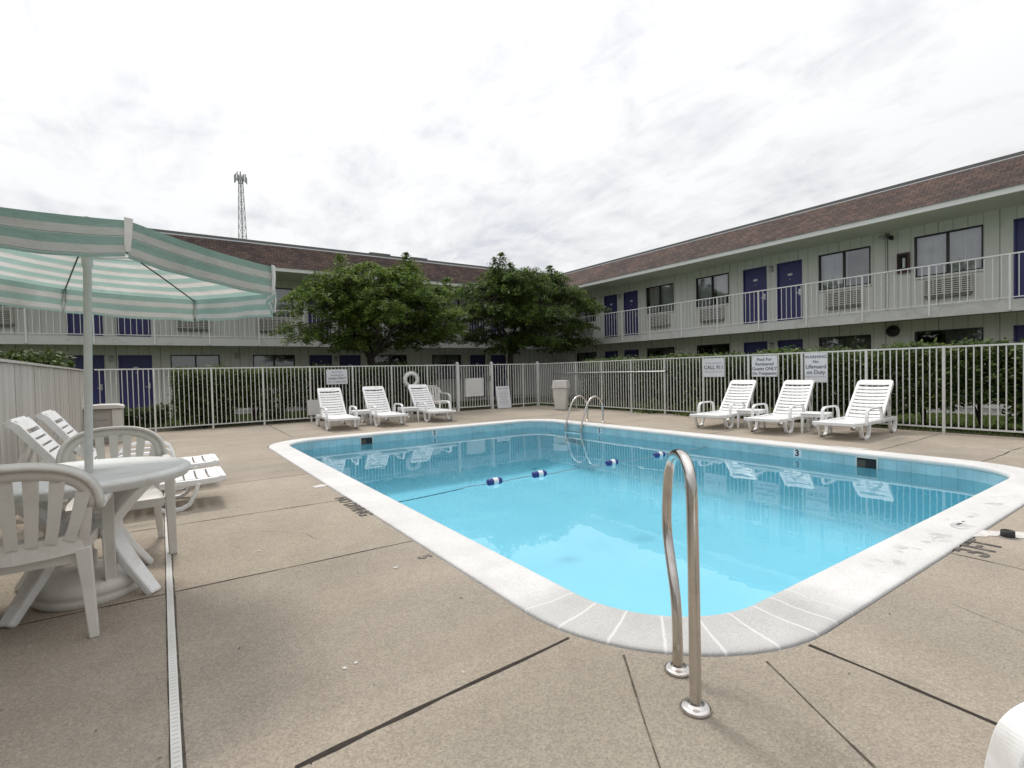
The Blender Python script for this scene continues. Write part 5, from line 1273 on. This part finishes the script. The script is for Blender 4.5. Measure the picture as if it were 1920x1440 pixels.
# trees of the neighbouring plot to the left, outside the frame but mirrored in the motel windows
P_ = []
for k in range(26):
    y = -4 + k * 2.2 + rng.uniform(-.8, .8); x = -33 + rng.uniform(-2, 2); top = 9.0 + 2.2 * math.sin(k * 0.9) + rng.uniform(-1, 1)
    q = rng.normal(size=(420, 3)); q /= np.linalg.norm(q, axis=1)[:, None]; q *= rng.uniform(0.3, 1, (420, 1)) ** 0.5
    P_.append(q * np.array([2.2, 2.0, top * 0.42]) + np.array([x, y, top * 0.56]))
o = leaf_mesh('tree_line', M['leaf2'], np.concatenate(P_), 0.48, None, 0.5, 0.6); tag(o, 'mass of trees on the neighbouring plot left of the pool', 'trees', kind='stuff')

# ================================================================== RADIO TOWER (far behind the motel)
d = Rm @ rayc(455, 448); s = 165.0 / math.hypot(d.x, d.y)
TX, TY = d.x * s, d.y * s
t = thing('radio_tower', 'slender lattice radio tower far behind the left motel wing', 'tower', (TX, TY, 0), 0.4)
HT = 58.8; mb = MB()
def leg3(k, z):
    w = 2.6 - 2.0 * z / HT; a = 2 * math.pi * k / 3; return Vector((w * math.cos(a), w * math.sin(a), z))
for k in range(3): mb.tube([leg3(k, 0), leg3(k, HT)], 0.09, 6)
z = 0.0
while z < HT - 1:
    z2 = min(HT, z + 2.6)
    for k in range(3): mb.tube([leg3(k, z), leg3((k+1) % 3, z2)], 0.045, 5); mb.tube([leg3((k+1) % 3, z), leg3(k, z2)], 0.045, 5); mb.tube([leg3(k, z2), leg3((k+1) % 3, z2)], 0.045, 5)
    z = z2
mb.build('lattice_mast', M['tower'], t)
mb = MB(); mb.tube([(0.0, 0.0, 0), (0.0, 0.0, HT)], 0.16, 6); mb.build('cable_run', M['tower'], t)
mb = MB()
for k in range(3):
    a = 2 * math.pi * k / 3 + 0.3; b = a + 2 * math.pi / 3; mb.tube([(1.5 * math.cos(a), 1.5 * math.sin(a), HT - 1.2), (1.5 * math.cos(b), 1.5 * math.sin(b), HT - 1.2)], 0.07, 6); mb.tube([(0, 0, HT - 1.2), (1.5 * math.cos(a), 1.5 * math.sin(a), HT - 1.2)], 0.07, 6)
mb.build('antenna_platform', M['tower'], t)
for k in range(9):
    a = 2 * math.pi * k / 9; r = 1.25 if k % 3 else 1.75; mb = MB(); mb.box((r * math.cos(a) - 0.12, r * math.sin(a) - 0.12, HT - 2.1), (r * math.cos(a) + 0.12, r * math.sin(a) + 0.12, HT + random.uniform(-0.2, 0.5))); mb.build('panel_antenna', M['tower'], t)

# ================================================================== LIGHT AND SKY
SUN_EL, sd = R_(56), Vector((0.10, 0.995, 0)).normalized()
world = bpy.data.worlds.new('World'); scene.world = world; world.use_nodes = True
nt = world.node_tree; nt.nodes.clear()
out = nt.nodes.new('ShaderNodeOutputWorld'); bg = nt.nodes.new('ShaderNodeBackground')
sky = nt.nodes.new('ShaderNodeTexSky'); sky.sky_type = 'NISHITA'; sky.sun_disc = False; sky.sun_elevation = SUN_EL; sky.sun_rotation = math.atan2(sd.x, sd.y)
BGS = 0.10
bg.inputs[1].default_value = BGS
g = nt.nodes.new('ShaderNodeTexCoord').outputs['Generated']
sep = nt.nodes.new('ShaderNodeSeparateXYZ'); L(nt, g, sep.inputs[0])
zz = nt.nodes.new('ShaderNodeMath'); zz.operation = 'MAXIMUM'; L(nt, sep.outputs[2], zz.inputs[0]); zz.inputs[1].default_value = 0.0
za = nt.nodes.new('ShaderNodeMath'); za.operation = 'ADD'; L(nt, zz.outputs[0], za.inputs[0]); za.inputs[1].default_value = 0.22
dvx = nt.nodes.new('ShaderNodeVectorMath'); dvx.operation = 'DIVIDE'; L(nt, g, dvx.inputs[0])
cmb = nt.nodes.new('ShaderNodeCombineXYZ')
for i in range(3): L(nt, za.outputs[0], cmb.inputs[i])
L(nt, cmb.outputs[0], dvx.inputs[1]); cv = dvx.outputs[0]
n1 = noise(nt, stretch(nt, cv, (1.0, 1.0, 0.6)), 3.4, 9, 0.58, 0.45)
n2 = noise(nt, stretch(nt, cv, (1.3, 0.8, 1)), 0.95, 4, 0.5, 0.3)
n3 = noise(nt, stretch(nt, cv, (2.2, 0.9, 1)), 7.0, 6, 0.6, 0.5)
# brightness of the cloud deck, whiter near the veiled sun
dt = nt.nodes.new('ShaderNodeVectorMath'); dt.operation = 'DOT_PRODUCT'; L(nt, g, dt.inputs[0])
sdir = Vector((sd.x * math.cos(SUN_EL), sd.y * math.cos(SUN_EL), math.sin(SUN_EL))); dt.inputs[1].default_value = sdir
d01 = nt.nodes.new('ShaderNodeMath'); d01.operation = 'MULTIPLY_ADD'; L(nt, dt.outputs['Value'], d01.inputs[0]); d01.inputs[1].default_value = 0.5; d01.inputs[2].default_value = 0.5
glow = ramp(nt, d01.outputs[0], [(0.0, (0.52,) * 3), (0.40, (0.60,) * 3), (0.58, (0.78,) * 3), (0.68, (0.90,) * 3), (0.82, (0.95,) * 3), (1.0, (1, 1, 1))])
def mth(op, a, b):
    m = nt.nodes.new('ShaderNodeMath'); m.operation = op
    for i, x in enumerate((a, b)):
        if hasattr(x, 'links'): L(nt, x, m.inputs[i])
        else: m.inputs[i].default_value = x
    return m.outputs[0]
den = mth('ADD', mth('MULTIPLY', n1, 0.55), mth('ADD', mth('MULTIPLY', n2, 0.34), mth('MULTIPLY', n3, 0.22)))
cl = ramp(nt, den, [(0.36, (6.9, 7.15, 7.9)), (0.46, (8.5, 8.6, 8.9)), (0.56, (9.6, 9.6, 9.65)), (0.70, (10.8, 10.8, 10.75))])
# ramp colours are clamped at 1 in some builds, so build them at a tenth and scale
cl = ramp(nt, den, [(0.42, (0.72, 0.735, 0.80)), (0.485, (0.86, 0.865, 0.89)), (0.54, (0.955, 0.955, 0.96)), (0.62, (1.06, 1.06, 1.06))])
sc = mixc(nt, 1.0, cl, cl, 'MIX')
vm = nt.nodes.new('ShaderNodeVectorMath'); vm.operation = 'SCALE'; L(nt, cl, vm.inputs[0]); zen = ramp(nt, zz.outputs[0], [(0.0, (0.46,) * 3), (0.15, (0.485,) * 3), (0.36, (0.545,) * 3), (0.60, (0.63,) * 3), (0.78, (0.86,) * 3), (1.0, (1, 1, 1))])   # overcast sky: brightest overhead
L(nt, mth('MULTIPLY', mth('MULTIPLY', glow, zen), 15.6), vm.inputs['Scale'])
fin = mixc(nt, 0.93, sky.outputs[0], vm.outputs[0])
L(nt, fin, bg.inputs[0]); L(nt, bg.outputs[0], out.inputs[0])
sl = bpy.data.lights.new('sun', 'SUN'); sl.energy = 1.5; sl.angle = R_(11); sl.color = (1.0, 0.955, 0.89)
so = bpy.data.objects.new('sun', sl); COL.objects.link(so); so.rotation_euler = sdir.to_track_quat('Z', 'Y').to_euler()

scene.view_settings.view_transform = 'Standard'; scene.view_settings.look = 'None'; scene.view_settings.exposure = 0.29; scene.view_settings.gamma = 1.0
scene.render.engine = 'CYCLES'
cy = scene.cycles; cy.max_bounces = 8; cy.transparent_max_bounces = 12; cy.diffuse_bounces = 4; cy.glossy_bounces = 3; cy.transmission_bounces = 4; cy.use_denoising = True; cy.sample_clamp_indirect = 4.0; cy.caustics_reflective = False; cy.caustics_refractive = False
